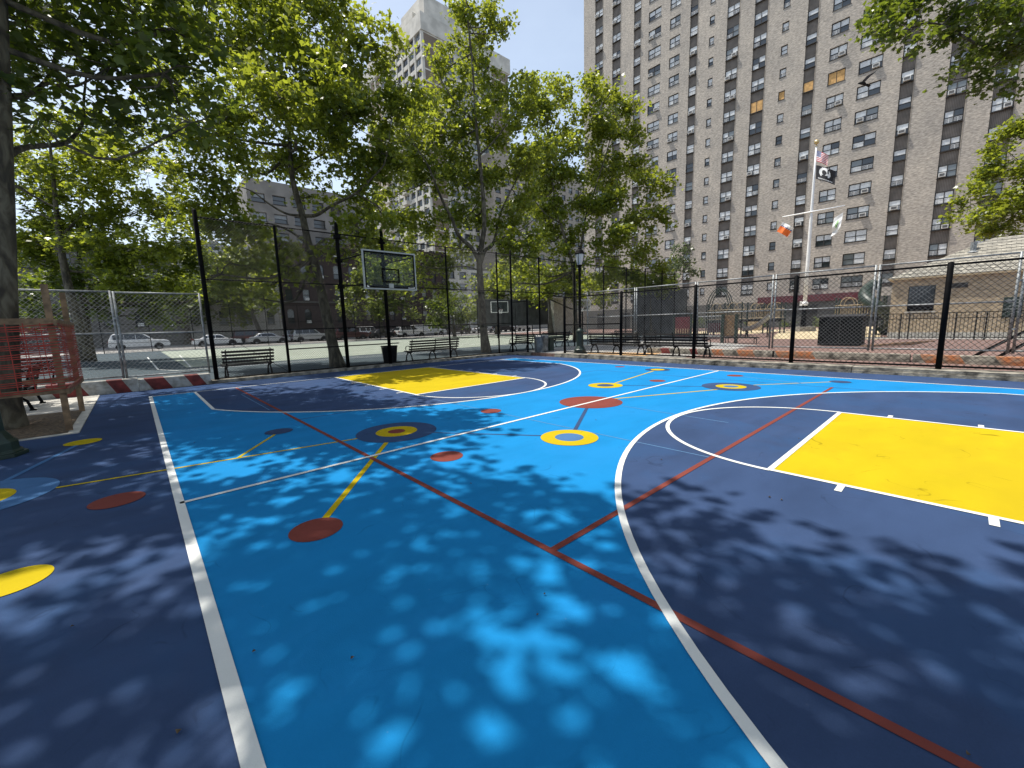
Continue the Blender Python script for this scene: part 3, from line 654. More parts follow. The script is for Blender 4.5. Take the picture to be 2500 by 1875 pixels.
# ------------------------------------------------------------------ lamp posts
def lamp(loc, label):
    t = thing('lamp_post', label, 'lamp post', (0, 0, 0), 'old style park lamp posts')
    w = MB(); w.lathe((0, 0, 0), [(.30, 0), (.30, .07), (.27, .09), (.27, .20), (.23, .24), (.20, .30), (.165, .36), (.155, .95), (.165, 1.0), (.175, 1.04), (.15, 1.10), (.10, 1.14), (.075, 1.20)], 12)
    w.prism([(.34*cos(pi/8+k*pi/4), .34*sin(pi/8+k*pi/4)) for k in range(8)], 0, .05)
    build('base', w, M['darkgreen'], t, False, .006)
    w = MB(); w.lathe((0, 0, 0), [(.068, 1.15), (.064, 2.4), (.056, 3.78), (.085, 3.80), (.085, 3.84), (.06, 3.88), (.075, 3.93), (.10, 3.96), (.10, 4.02)], 12); build('pole', w, M['black'], t, False)
    w = MB(); w.lathe((0, 0, 0), [(.105, 4.03), (.16, 4.22), (.19, 4.44), (.19, 4.50)], 20); hd = build('lantern', w, M['lampglass'], t, True)
    w = MB(); w.lathe((0, 0, 0), [(.225, 4.49), (.225, 4.535), (.20, 4.56), (.17, 4.63), (.12, 4.69), (.075, 4.71), (.07, 4.75), (.03, 4.78), (.012, 4.86)], 20); build('cap', w, M['black'], hd, False)
    w = MB()
    for k in range(4): a = k*pi/2+.4; w.tube([(.11*cos(a), .11*sin(a), 4.02), (.17*cos(a), .17*sin(a), 4.22), (.20*cos(a), .20*sin(a), 4.5)], .011, 5)
    build('cage', w, M['black'], hd)
    t.location = loc; return t
lp = lamp((15.25, 11.98, .11), 'slim lamp post with a glass lantern behind the low fence corner')
dup(lp, (-1.62, 8.78, 0), .4, 'lamp post at the left edge, only its stepped base and dark shaft in view')

# ------------------------------------------------------------------ netted tree guard
t = thing('tree_guard', 'rough lumber tree guard wrapped in orange plastic netting beside the tree pit', 'tree guard', (-1.9, 11.5, 0))
X0_, X1_, Y0_, Y1_ = -2.75, -1.0, 10.2, 12.6
for (x, y, h) in ((X1_, Y0_, 2.46), (X1_, Y1_, 2.5), (X0_, Y0_, 2.4), (X0_, Y1_, 2.45)):
    w = MB(); w.bar((x, y, 0.0), (x+.02, y+.02, h), .085, .045, (0, 1, 0)); build('stake', w, M['wood'], t)
def plank(p, q): w = MB(); w.bar(p, q, .04, .095); build('plank', w, M['wood'], t)
for z in (1.86, .71):
    plank((X0_-.1, Y0_-.05, z), (X1_+.06, Y0_-.05, z)); plank((X0_-.1, Y1_+.07, z), (X1_+.06, Y1_+.07, z)); plank((X1_+.075, Y0_-.1, z-.02), (X1_+.075, Y1_+.2, z-.02)); plank((X0_-.075, Y0_-.1, z-.02), (X0_-.075, Y1_+.2, z-.02))
w = MB()
def netface(p, q, sag):
    p = np.array(p); q = np.array(q); d = q-p; L_ = np.linalg.norm(d); n = np.array([-d[1], d[0]])/L_; K = 10
    nz = 23
    for k in range(nz):
        z = .75+1.07*k/(nz-1)
        pts = [(*(p+d*i/K+n*sag*sin(pi*i/K)*sin(pi*k/nz)*.6), z-.045*sin(pi*i/K)*(1+.5*sin(k*2.1))) for i in range(K+1)]
        for a, b in zip(pts[:-1], pts[1:]): w.bar(a, b, .004, .013)
    nv = int(L_/.17)
    for k in range(1, nv):
        c = p+d*k/nv; a = n*sag*sin(pi*k/nv)*.6
        w.bar((*c, .73), (*(c+a), 1.28), .011, .004, (n[0], n[1], 0)); w.bar((*(c+a), 1.28), (*c, 1.83), .011, .004, (n[0], n[1], 0))
netface((X0_, Y0_-.09), (X1_+.09, Y0_-.09), .05); netface((X1_+.10, Y0_-.09), (X1_+.10, Y1_+.1), .05); netface((X0_, Y1_+.1), (X1_+.1, Y1_+.1), .03); netface((X0_-.1, Y0_), (X0_-.1, Y1_), .03)
build('netting', w, M['net'], t)
# ------------------------------------------------------------------ trees
def smooth_path(pts, k=5):
    P = [np.array(q, float) for q in pts]; P = [2*P[0]-P[1]]+P+[2*P[-1]-P[-2]]; out = []
    for i in range(1, len(P)-2):
        a, b, c, d = P[i-1:i+3]
        for j in range(k):
            t = j/k; out.append(.5*((2*b)+(-a+c)*t+(2*a-5*b+4*c-d)*t*t+(-a+3*b-3*c+d)*t**3))
    out.append(P[-2]); return out
LOBED = np.array([(0, 0, 0), (.30, .06, .02), (.55, .42, -.07), (.26, .50, .03), (0, 1.0, -.10), (-.26, .50, .03), (-.55, .42, -.07), (-.30, .06, .02)])
KITE = np.array([(0, 0, 0), (.46, .42, -.06), (0, 1.0, -.05), (-.46, .42, -.06)])
def leaves(name, blobs, dens, size, m, parent, shape=LOBED, spray=9, flat=.55):
    """leaf sized faces gathered on short drooping sprays inside the crown's lobes"""
    C = []; D = []
    for c, r in blobs:
        c = np.array(c); r3 = np.array(r if hasattr(r, '__len__') else (r, r, r*.85))
        ns = max(3, int(dens*float(r3[0]*r3[1])/spray))
        nsub = 8 if r3[0] > .6 else 4
        e = rng.normal(size=(nsub, 3)); e /= np.linalg.norm(e, axis=1)[:, None]
        e = e*(.35+.62*rng.random((nsub, 1))); es = .28+.22*rng.random((nsub, 1))
        k = rng.integers(0, nsub, ns); d = rng.normal(size=(ns, 3)); d /= np.linalg.norm(d, axis=1)[:, None]
        d = e[k]+d*es[k]*np.array([1.1, 1.1, .62])*(rng.random((ns, 1))**.5)*(1+.2*rng.normal(size=(ns, 1)))
        q = c+d*r3; d = d/(np.linalg.norm(d, axis=1)[:, None]+1e-6)
        tw = d*np.array([1, 1, .25])+rng.normal(size=(ns, 3))*.5; tw[:, 2] -= .35; tw /= np.linalg.norm(tw, axis=1)[:, None]
        C.append(q); D.append(tw)
    C = np.concatenate(C); D = np.concatenate(D); ns = len(C)
    t = rng.random((ns, spray, 1)); ln_ = size*4.2
    P = C[:, None]+D[:, None]*(t-.3)*ln_+rng.normal(size=(ns, spray, 3))*size*.75
    P = P.reshape(-1, 3); n = len(P)
    nz = rng.normal(size=(n, 3))*flat; nz[:, 2] += 1; nz /= np.linalg.norm(nz, axis=1)[:, None]
    yd = np.repeat(D, spray, 0)+rng.normal(size=(n, 3))*.8; yd[:, 2] -= .3
    yd -= nz*(yd*nz).sum(1)[:, None]; yd /= np.linalg.norm(yd, axis=1)[:, None]+1e-9
    xd = np.cross(yd, nz); s = size*(.5+.85*rng.random((n, 1, 1)))
    k = len(shape); S = shape[None]
    V = P[:, None]+(xd[:, None]*S[:, :, 0:1]+yd[:, None]*(S[:, :, 1:2]-.4)+nz[:, None]*S[:, :, 2:3])*s
    V = V.reshape(-1, 3)-np.array(ORG.get(parent.name, (0, 0, 0)))
    me = bpy.data.meshes.new(name); me.vertices.add(n*k); me.loops.add(n*k); me.polygons.add(n)
    me.vertices.foreach_set('co', V.astype(np.float32).ravel()); me.loops.foreach_set('vertex_index', np.arange(n*k, dtype=np.int32))
    me.polygons.foreach_set('loop_start', np.arange(0, n*k, k, dtype=np.int32))
    me.update(calc_edges=True); me.validate(); me.materials.append(m)
    o = bpy.data.objects.new(name, me); COL.objects.link(o); o.parent = parent
    return n
TOT = [0]
def tree(label, base, limbs, blobs, dens=380, size=.2, lm='leaf', bm='bark', group='plane trees around the court', shape=LOBED, tw=1., name='plane_tree', flat=.55):
    """limbs: list of (points, start radius, end radius); blobs: list of (centre, radius)"""
    t = thing(name, label, 'tree', tuple(base), group)
    w = MB(); nodes = []
    for i, (pts, r0, r1) in enumerate(limbs):
        sp = smooth_path(pts); K = len(sp); rad = [r0+(r1-r0)*(j/(K-1))**.8 for j in range(K)]
        if i == 0: rad = [r*(1+.45*max(0, 1-j/4.)) for j, r in enumerate(rad)]
        w.tube(sp, rad, 10 if i == 0 else 7); nodes += [(q, rad[j]) for j, q in enumerate(sp) if i > 0 or j > K*.45]
    NP = np.array([q for q, _ in nodes])
    for c, r in blobs:
        c = np.array(c, float); rr = float(np.mean(r))
        dd = np.linalg.norm(NP-c, axis=1)+.6*np.maximum(0, NP[:, 2]-c[2]); j = int(np.argmin(dd)); q = NP[j]
        L_ = np.linalg.norm(c-q); r0 = min(nodes[j][1]*.8, (.012+.016*L_+.012*rr)*tw)
        if L_ > .15:
            mid = (q+c)/2+np.array([0, 0, -.12*L_])+rng.normal(size=3)*.08*L_
            w.tube(smooth_path([q, mid, c], 3), [r0]*1+[r0*.9, r0*.85, r0*.75, r0*.65, r0*.6, r0*.5], 5, False)
        for _ in range(5):
            d = rng.normal(size=3); d[2] *= .7; d /= np.linalg.norm(d); e = c+d*rr*.85
            w.tube([c, (c+e)/2+rng.normal(size=3)*.1*rr, e], [r0*.5, r0*.38, r0*.15], 4, False)
    build('trunk', w, M[bm], t, True)
    TOT[0] += leaves('crown', blobs, dens, size, M[lm], t, shape, flat=flat)
    return t
def PB(D, lst, dj=.0):
    """crown lobes surveyed as (px, py, radius in px[, depth offset])"""
    out = []
    for q in lst:
        d = D+(q[3] if len(q) > 3 else (rng.uniform(*dj) if isinstance(dj, tuple) else rng.uniform(-1, 1)*dj))
        r = q[2]*D/1000.
        out.append((at(q[0], q[1], d), r))
    return out
def PL(D, pts, r0, r1, drift=0.):
    n = len(pts)-1
    return ([at(x, y, D+drift*i/n) for i, (x, y) in enumerate(pts)], r0, r1)
# plane tree with the leaning trunk behind the backboard
D = 17.0
tree('leaning plane tree whose trunk crosses the tall fence left of the backboard', at(825, 893, D),
     [PL(D, [(826, 900), (812, 840), (795, 760), (782, 700), (768, 640), (752, 590), (738, 525), (722, 470), (711, 415), (707, 340), (698, 250), (686, 170), (672, 80)], .24, .04),
      PL(D, [(765, 628), (775, 600), (797, 584), (824, 586), (848, 570), (870, 548), (900, 515), (921, 490)], .085, .02, .8),
      PL(D, [(739, 527), (773, 525), (810, 502), (870, 471), (912, 431), (938, 400), (950, 350)], .085, .02, -1.),
      PL(D, [(736, 527), (700, 522), (660, 500), (620, 470), (585, 455)], .06, .015, -1.2), PL(D, [(712, 420), (740, 400), (790, 375), (840, 330)], .06, .015, 1.),
      PL(D, [(707, 340), (670, 300), (620, 270), (570, 250)], .06, .015, .8), PL(D, [(698, 250), (740, 190), (790, 140), (830, 80)], .06, .015, -.6), PL(D, [(755, 600), (700, 560), (640, 545), (560, 560)], .06, .015, 1.)],
     PB(D, [(640, 60, 105), (740, 60, 95), (560, 150, 105), (680, 170, 110), (790, 140, 85), (830, 60, 70), (900, 85, 55), (945, 75, 38), (870, 165, 58), (925, 150, 40), (800, 250, 85), (880, 270, 62), (640, 300, 105), (540, 330, 100),
            (470, 440, 85), (700, 400, 75), (800, 360, 80), (870, 400, 70), (930, 420, 62), (880, 500, 55), (900, 580, 45), (540, 530, 75), (620, 585, 62), (690, 610, 50), (480, 530, 60), (950, 330, 48), (840, 610, 40), (760, 480, 40), (600, 400, 45),
            (500, 60, 90), (430, 200, 80), (560, -60, 110), (720, -70, 110), (660, 700, 35), (600, 650, 55), (540, 670, 50), (640, 730, 30), (705, 650, 42), (590, 590, 60), (880, 560, 45), (930, 520, 40), (960, 250, 40)], 1.5)+[((6.4, 16.2, 9.6), 1.5), ((8.3, 16.6, 8.6), 1.3), ((4.4, 15.9, 9.4), 1.4), ((9.8, 16.4, 10.6), 1.3)], 540, .18, flat=.8)
# the tall one right of the backboard
D = 22.8
tree('tall plane tree with a three way fork standing behind the fence right of the backboard', at(1186, 862, D),
     [PL(D, [(1188, 868), (1180, 800), (1175, 720), (1171, 660), (1171, 630), (1177, 590), (1182, 555), (1181, 500), (1177, 450), (1170, 380), (1162, 300), (1158, 230), (1151, 130), (1142, 50), (1136, -30)], .235, .03),
      PL(D, [(1170, 640), (1152, 606), (1120, 575), (1104, 535), (1085, 500), (1070, 465), (1056, 430), (1040, 395), (1010, 350), (985, 300)], .13, .025, -1.5),
      PL(D, [(1174, 640), (1184, 612), (1200, 600), (1210, 575), (1215, 545), (1228, 505), (1246, 468), (1265, 430), (1290, 380)], .12, .025, 1.5),
      PL(D, [(1206, 590), (1240, 575), (1275, 560), (1310, 530)], .06, .015, 1.), PL(D, [(1056, 430), (1020, 455), (980, 470), (950, 490)], .05, .014, -1.), PL(D, [(1170, 380), (1205, 345), (1240, 300), (1270, 250)], .06, .014, .8),
      PL(D, [(1162, 300), (1120, 260), (1080, 200), (1060, 150)], .05, .014, -.8), PL(D, [(1170, 660), (1130, 650), (1060, 655), (1000, 640)], .05, .014, -1.5)],
     PB(D, [(1165, 20, 52), (1215, 55, 34), (1235, 75, 20), (1125, 35, 34), (1190, 85, 36), (1110, 95, 26), (1140, 140, 42), (1190, 165, 44), (1085, 170, 38), (1065, 125, 18), (1220, 220, 46), (1150, 235, 60), (1080, 250, 62), (1010, 255, 52), (960, 300, 52),
            (1030, 330, 78), (1110, 340, 80), (1200, 310, 76), (1265, 290, 55), (1290, 215, 32), (980, 400, 62), (1060, 430, 70), (1150, 430, 74), (1240, 410, 74), (1300, 370, 55), (960, 500, 55), (1010, 560, 62), (1080, 540, 55), (1150, 520, 62), (1240, 520, 66),
            (940, 590, 42), (990, 640, 45), (1060, 640, 48), (1120, 600, 40), (1235, 610, 52), (1285, 600, 48), (1080, 700, 30), (1010, 690, 32), (1280, 480, 50)], (-.5, 2.6)), 450, .20, flat=.8)
# crown group by the brick tower
D = 32.0
tree('broad plane tree behind the green lamp post in front of the brick tower', at(1404, 838, D),
     [PL(D, [(1406, 842), (1404, 760), (1402, 690), (1396, 640), (1382, 590), (1368, 545), (1356, 490), (1345, 420), (1338, 340), (1335, 270)], .19, .03),
      PL(D, [(1402, 660), (1416, 615), (1424, 570), (1430, 530), (1446, 480), (1466, 420), (1490, 340), (1505, 280)], .12, .025, 1.), PL(D, [(1430, 530), (1480, 500), (1530, 480), (1580, 465)], .06, .02, -1.),
      PL(D, [(1368, 545), (1330, 520), (1300, 480), (1290, 440)], .06, .02, -1.), PL(D, [(1400, 650), (1450, 630), (1510, 625), (1570, 620)], .06, .02, 1.)],
     PB(D, [(1300, 235, 55), (1375, 235, 52), (1440, 222, 42), (1500, 235, 40), (1530, 275, 38), (1330, 310, 72), (1420, 305, 76), (1500, 330, 62), (1555, 320, 24), (1300, 400, 62), (1380, 400, 76), (1465, 410, 76), (1540, 420, 62), (1590, 425, 40), (1605, 470, 28),
            (1320, 480, 62), (1400, 490, 72), (1480, 500, 72), (1550, 520, 56), (1600, 540, 34), (1330, 580, 62), (1420, 590, 66), (1500, 600, 66), (1570, 610, 50), (1620, 650, 32), (1300, 660, 52), (1380, 670, 52), (1460, 680, 55), (1540, 680, 50), (1600, 690, 36), (1260, 690, 40)], (-1, 2.6)), 340, .24, flat=.8)
# left edge tree
D = 7.3
tree('big plane tree at the left edge with its pale mottled trunk in the soil pit', at(22, 1060, D),
     [PL(D, [(22, 1072), (16, 960), (11, 800), (8, 620), (6, 480), (4, 360), (2, 230), (-2, 80), (-10, -150), (-20, -420)], .205, .10),
      PL(D, [(6, 236), (40, 236), (66, 231), (98, 212), (120, 185), (132, 150), (150, 90)], .07, .025, 2.), PL(D, [(8, 385), (54, 362), (100, 356), (155, 351), (186, 326), (204, 289), (205, 240), (215, 150)], .065, .02, 2.5),
      PL(D+2.0, [(204, 289), (250, 294), (300, 298), (350, 310)], .035, .012, 1.), PL(D, [(4, 230), (-40, 150), (-90, 40), (-120, -200)], .1, .03, -1.), PL(D, [(-10, -150), (60, -300), (160, -420), (300, -520)], .1, .03, 1.5), PL(D, [(10, 470), (40, 455), (80, 478), (127, 503)], .045, .02, 4.)],
     PB(9.6, [(60, 60, 115), (190, 50, 115), (310, 40, 100), (420, 70, 85), (270, 160, 100), (150, 190, 95), (400, 180, 85), (500, 225, 50), (360, 290, 70), (40, 150, 90), (280, 280, 60), (470, 300, 45), (90, 290, 60), (180, -60, 120), (330, -80, 120)], 1.6)
     + [((x, y, z), r) for x, y, z, r in [(-1.8, 11.2, 10.5, 2.6), (-3.6, 9.5, 9.5, 2.3), (.2, 12.6, 11, 2.2), (.3, 9.6, 10.5, 2.2), (-1.4, 7.9, 10.2, 1.5), (1.4, 10.6, 9.6, 1.5), (-3.6, 13, 9, 2.2), (-3, 15, 9.5, 2.2), (-4.5, 17, 9.8, 2.4), (-1.4, 17.8, 10.8, 2.2), (.6, 16.2, 11.6, 2.0), (-2.6, 13.6, 11.6, 2.2)]], 370, .18, 'leafdark')
# trees left of and behind the camera: only their shade reaches the picture
def shade_tree(x, y, label, blobs):
    tree(label, (x, y, 0), [([(x, y, 0), (x+.1, y, 3), (x, y+.2, 6), (x+.2, y, 9), (x, y, 12.5)], .28, .05), ([(x, y, 5.5), (x+1.5, y+.6, 7.5), (x+3.4, y+1., 9.5)], .12, .03), ([(x, y, 6), (x-1.4, y-.6, 8), (x-3, y-1, 10)], .12, .03),
                             ([(x, y, 6.5), (x+.6, y-1.6, 8.6), (x+1, y-3.6, 10.2)], .12, .03), ([(x, y, 7), (x-.2, y+1.8, 9), (x+.2, y+3.4, 10.5)], .11, .03)],
         [((x+a, y+b, c), r) for a, b, c, r in blobs], 220, .19, flat=.7)
shade_tree(-2.3, 2.6, 'plane tree left of the photographer whose shade dapples the near court', [(0, 0, 12.6, 2.2), (2.2, .6, 11.2, 1.8), (3.5, 1.7, 10.6, 1.4), (1.4, 2.6, 11.6, 1.7), (-1, 2.7, 11, 1.9), (-2.8, .2, 10.6, 1.9), (-1, -2.3, 11, 1.9), (1.8, -1.6, 11.4, 1.8), (3.9, -.8, 10.4, 1.5), (.2, 3.9, 10.6, 1.4), (3.0, 3.4, 11.2, 1.2), (-3, 3, 9.8, 1.6), (.6, 5.2, 11.2, 1.3), (1.5, 4.7, 12, 1.2), (-.5, 4.8, 11.4, 1.2), (2.4, 5.0, 11, 1.1)])
shade_tree(-1.2, -4.6, 'plane tree behind the photographer shading the nearest part of the court', [(0, 0, 12.6, 2.3), (2.4, .8, 11.6, 1.9), (4.1, 2.0, 11, 1.7), (1.6, 2.8, 12, 1.8), (-.8, 2.9, 11.2, 1.9), (-2.8, .2, 10.8, 1.9), (5.6, .6, 10.8, 1.7), (4.6, -1.4, 11, 1.8), (2, -2, 11.8, 1.9), (3.2, 4.2, 11.2, 1.5), (5.4, 3.6, 10.8, 1.4), (6.9, 2.4, 10.8, 1.2)])
# second rank at left
D = 21.
tree('dark trunked plane tree behind the netted tree guard', at(205, 868, D),
     [PL(D, [(208, 880), (190, 790), (165, 690), (148, 600), (138, 520), (130, 430), (120, 330)], .26, .05), PL(D, [(145, 590), (180, 545), (230, 520), (300, 530), (370, 500)], .08, .02, 1.), PL(D, [(140, 540), (90, 520), (40, 510)], .08, .02), PL(D, [(158, 660), (210, 665), (280, 668), (360, 650)], .07, .02, 1.5), PL(D, [(150, 620), (110, 570), (60, 500)], .07, .02, 1)],
     PB(D, [(80, 400, 75), (180, 400, 85), (280, 390, 75), (360, 430, 62), (90, 500, 85), (200, 500, 85), (310, 500, 75), (410, 510, 55), (130, 600, 75), (240, 600, 80), (350, 600, 72), (430, 590, 50), (60, 620, 50), (300, 680, 52), (390, 680, 48), (200, 320, 70), (330, 330, 55)], 1.6), 620, .2)
D = 24.
tree('plane tree with a thick pale trunk left of the parked white off-roader', at(212, 850, D),
     [PL(D, [(216, 882), (214, 820), (206, 760), (200, 700), (195, 640), (190, 560)], .28, .08), PL(D, [(202, 720), (240, 690), (300, 680)], .08, .02, 1.), PL(D, [(200, 700), (150, 660), (110, 640)], .08, .02)],
     PB(D, [(120, 690, 52), (200, 690, 52), (280, 720, 52), (350, 740, 42), (420, 700, 50), (440, 640, 45), (120, 760, 38), (60, 700, 50), (30, 780, 35), (330, 700, 46), (390, 760, 38), (440, 740, 40), (300, 660, 45), (470, 690, 34), (250, 770, 26)], 1.5), 480, .22, 'leafdark')
# street trees
GS = 'street trees along the parked cars'
def street(D, label, trunk, r0, lobes, dens=180, size=.36, lm='leaf', name='street_tree', shape=KITE, flat=.6):
    tree(label, at(*trunk[0], D), [PL(D, trunk, r0, r0*.35)], PB(D, lobes, 1.6), dens, size, lm, 'barkdark', GS, shape, 1.6, name, flat)
street(54, 'leafy street tree growing before the white row house', [(640, 826), (630, 800), (622, 780), (612, 745), (600, 700)], .34, [(600, 700, 48), (545, 690, 42), (640, 690, 36), (560, 750, 36), (620, 745, 36), (500, 700, 32), (655, 745, 24), (580, 650, 40), (520, 650, 36), (590, 772, 22)])
street(54, 'street tree with a thick trunk between the white off-roader and the white saloon', [(462, 848), (458, 810), (452, 760), (446, 700)], .48, [(440, 700, 45), (390, 720, 42), (340, 745, 40), (470, 740, 34), (300, 770, 32), (420, 760, 30), (370, 780, 24), (500, 745, 28), (440, 650, 45), (330, 790, 22), (270, 790, 26), (410, 790, 18), (520, 690, 36), (480, 780, 18), (560, 720, 26)], lm='leafdark')
street(53, 'yellowish street tree seen below the backboard', [(935, 812), (928, 780), (922, 740), (915, 700)], .26, [(900, 700, 42), (860, 690, 36), (945, 690, 40), (880, 745, 34), (935, 750, 36), (975, 740, 24), (850, 740, 22), (905, 655, 34), (960, 655, 26)], lm='leaffar')
street(51, 'dense dark rounded tree beside the white utility truck', [(1110, 822), (1109, 800), (1106, 775)], .2, [(1088, 770, 36), (1060, 752, 28), (1112, 745, 34), (1122, 780, 26), (1070, 788, 22), (1140, 770, 18), (1095, 725, 22), (1050, 780, 16)], 330, .26, 'leafdark')
street(50, 'small light green sapling between the white truck and the dark rounded tree', [(1146, 815), (1147, 790), (1148, 770)], .08, [(1150, 765, 15), (1160, 752, 12), (1138, 760, 10)], 260, .26, 'leaffar')
street(54, 'street tree behind the forked plane tree', [(1215, 815), (1214, 770), (1212, 720)], .3, [(1200, 700, 45), (1250, 715, 42), (1170, 735, 30), (1230, 670, 45), (1290, 720, 40), (1210, 745, 26)])
street(50, 'leafy tree behind the beige handball wall', [(1345, 815), (1343, 770), (1340, 720)], .3, [(1335, 700, 40), (1380, 700, 38), (1425, 705, 34), (1310, 725, 22), (1360, 670, 42), (1470, 725, 28), (1420, 675, 40)])
street(52, 'feathery grey green tree at the foot of the brick tower', [(1655, 800), (1652, 740), (1650, 690)], .16, [(1650, 650, 30), (1675, 640, 20), (1635, 680, 28), (1680, 670, 16), (1660, 610, 20), (1690, 655, 10)], 200, .30, 'leafgrey', flat=1.)
street(57, 'small tree with a yellow green crown among the parked cars', [(1010, 815), (1010, 795), (1010, 780)], .07, [(1012, 768, 12), (1000, 762, 9), (1022, 774, 8)], 240, .28, 'leaffar')
D = 34
tree('slender tree behind the yellow green leaves right of the lamp post', at(1580, 820, D), [PL(D, [(1590, 820), (1588, 760), (1590, 700)], .1, .03)], PB(D, [(1590, 680, 34), (1630, 690, 26), (1560, 700, 34), (1610, 720, 20)], 1.), 200, .24, 'leaf')
# right hand trees
D = 14.
tree('plane tree at the right edge dangling a dark leafy bough over the top corner', (19.5, -5.5, .1),
     [([(19.5, -5.5, .1), (19.4, -5.4, 4), (19.2, -5.2, 8), (19, -5, 12)], .26, .12), ([(19.3, -5.3, 7), tuple(at(2620, 40, 15)), tuple(at(2500, 70, D)), tuple(at(2400, 110, D)), tuple(at(2300, 60, D)), tuple(at(2200, 60, D))], .10, .015),
      ([tuple(at(2500, 70, D)), tuple(at(2460, 130, D)), tuple(at(2400, 180, D)), tuple(at(2330, 195, D))], .05, .012)],
     PB(D, [(2170, 35, 42), (2235, 25, 48), (2310, 30, 48), (2390, 40, 50), (2460, 40, 52), (2150, 85, 18), (2205, 95, 26), (2255, 80, 20), (2400, 120, 46), (2465, 120, 50), (2345, 160, 28), (2420, 185, 30), (2480, 200, 28), (2300, 190, 10), (2395, 222, 12), (2520, 80, 60), (2200, -40, 60), (2350, -50, 70), (2480, -40, 70)], .9)
     + [((19.5, -6, 13), 3.), ((21, -4, 12), 2.6), ((18.5, -8, 12), 2.6)], 760, .165, 'leafdark')
D = 30.
tree('leafy plane tree leaning in from the right edge above the small brick house', at(2620, 850, D),
     [PL(D, [(2620, 850), (2600, 700), (2585, 600), (2570, 500), (2560, 400)], .3, .1), PL(D, [(2585, 560), (2520, 500), (2450, 480), (2370, 500)], .09, .02), PL(D, [(2570, 480), (2520, 420), (2460, 370)], .09, .02)],
     PB(D, [(2455, 330, 36), (2490, 400, 52), (2420, 420, 34), (2370, 465, 26), (2440, 490, 46), (2345, 505, 22), (2390, 530, 26), (2480, 530, 46), (2312, 528, 12), (2500, 300, 40), (2430, 375, 26), (2540, 450, 60), (2430, 560, 24), (2470, 575, 20)], 1.4), 520, .23)

# ------------------------------------------------------------------ brick tower (right)
XT, ZT0, PIT = 66., 22.41, 2.70
tb = thing('apartment_tower', 'huge tan brick apartment tower filling the right half of the background', 'building', (XT, 15, 0))
COLS = [('b', 46.55, 48.15, 1.20, 2), ('b', 43.0, 44.6, 1.20, 2), ('b', 39.25, 40.5, 1.20, 1), ('w', 35.75, 37.85, 1.40, 2), ('w', 32.65, 34.3, 1.40, 2), ('b', 30.0, 31.15, 1.25, 1), ('s', 27.6, 28.3, 1.06, 1), ('b', 24.3, 25.9, 1.40, 2), ('b', 20.8, 22.4, 1.45, 2),
        ('s', 18.3, 19.05, 1.06, 1), ('b', 15.2, 16.35, 1.20, 1), ('w', 12.1, 13.8, 1.38, 2), ('w', 8.75, 10.88, 1.38, 2), ('b', 6.0, 7.1, 1.20, 1), ('b', 1.9, 3.35, 1.30, 2), ('b', -1.45, .05, 1.30, 2), ('s', -5.2, -4.4, 1.06, 1), ('b', -9.4, -7.8, 1.3, 2), ('w', -14.2, -12.1, 1.38, 2)]
ZB, ZTOP, YN, YS = 4.6, 62., 50.6, -24.
rows = list(range(-6, 14))
wb = MB(); rib = MB()
edge = YN
for ty, y0, y1, h, nl in COLS:
    wb.mm(XT, XT+.9, y1, edge, ZB, ZTOP); edge = y0
    tops = [ZT0+PIT*k for k in rows]
    if ty == 'b':
        rib = MB(); rib.mm(XT+.2, XT+.5, y0, y1, ZB, ZTOP); build('spandrel_strip', rib, M['ribbed'], tb)
    else:
        zc = ZB
        for tz in tops:
            wb.mm(XT, XT+.9, y0, y1, zc, tz-h); zc = tz
        wb.mm(XT, XT+.9, y0, y1, zc, ZTOP)
wb.mm(XT, XT+.9, YS, edge, ZB, ZTOP)
build('wall', wb, M['brickmain'], tb)
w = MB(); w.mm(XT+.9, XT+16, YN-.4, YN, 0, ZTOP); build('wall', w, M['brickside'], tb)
w = MB(); w.mm(XT+.95, XT+16, YS, YN-.42, 0, ZTOP-.3); build('wall', w, M['apt'], tb)
w = MB()
for ty, y0, y1, h, nl in COLS:
    if ty == 'b': w = MB(); w.mm(XT-.02, XT+.10, y0-.10, y0, ZB+1, ZTOP); build('edge_trim', w, M['edgetrim'], tb)
w = MB(); w.mm(XT-.05, XT+.9, YS, YN, .1, 3.55); w2 = MB(); w2.mm(XT-.35, XT-.052, 8.5, 20.0, 3.3, 4.2)
build('base_course', w, M['greystone'], tb); build('canopy', w2, M['maroon'], tb)
w = MB(); w.mm(XT-.01, XT+.9, YS, YN, 3.552, 4.60); build('sill_course', w, M['brickmain'], tb)
w = MB()
for y in np.arange(-20, 48, 5.5): w = MB(); w.mm(XT-.08, XT-.052, y, y+1.6, .2, 2.9); build('door', w, M['winframe'], tb)
BOARD = {(8, 3): 1, (9, 3): 2, (10, 3): 2, (11, 3): 2}
wins = []
for ci, (ty, y0, y1, h, nl) in enumerate(COLS):
    for k in rows:
        c = np.array([XT, (y0+y1)/2, ZT0+PIT*k-h/2]); d = c-CAM; dist = np.linalg.norm(d)
        vis = (d@AF) > 0; px = 1250+F_PX*(d@AR)/(d@AF); py = 937.5-F_PX*(d@AU)/(d@AF)
        inside = -20 < px < 2520 and -60 < py < 760
        hid = (px < 1640 and py > 260) or (px < 1480 and py > 170)
        wins.append((((y1-y0)*h/dist**2)*(1 if inside else .05)*(.15 if hid else 1), ci, k))
wins.sort(reverse=True)
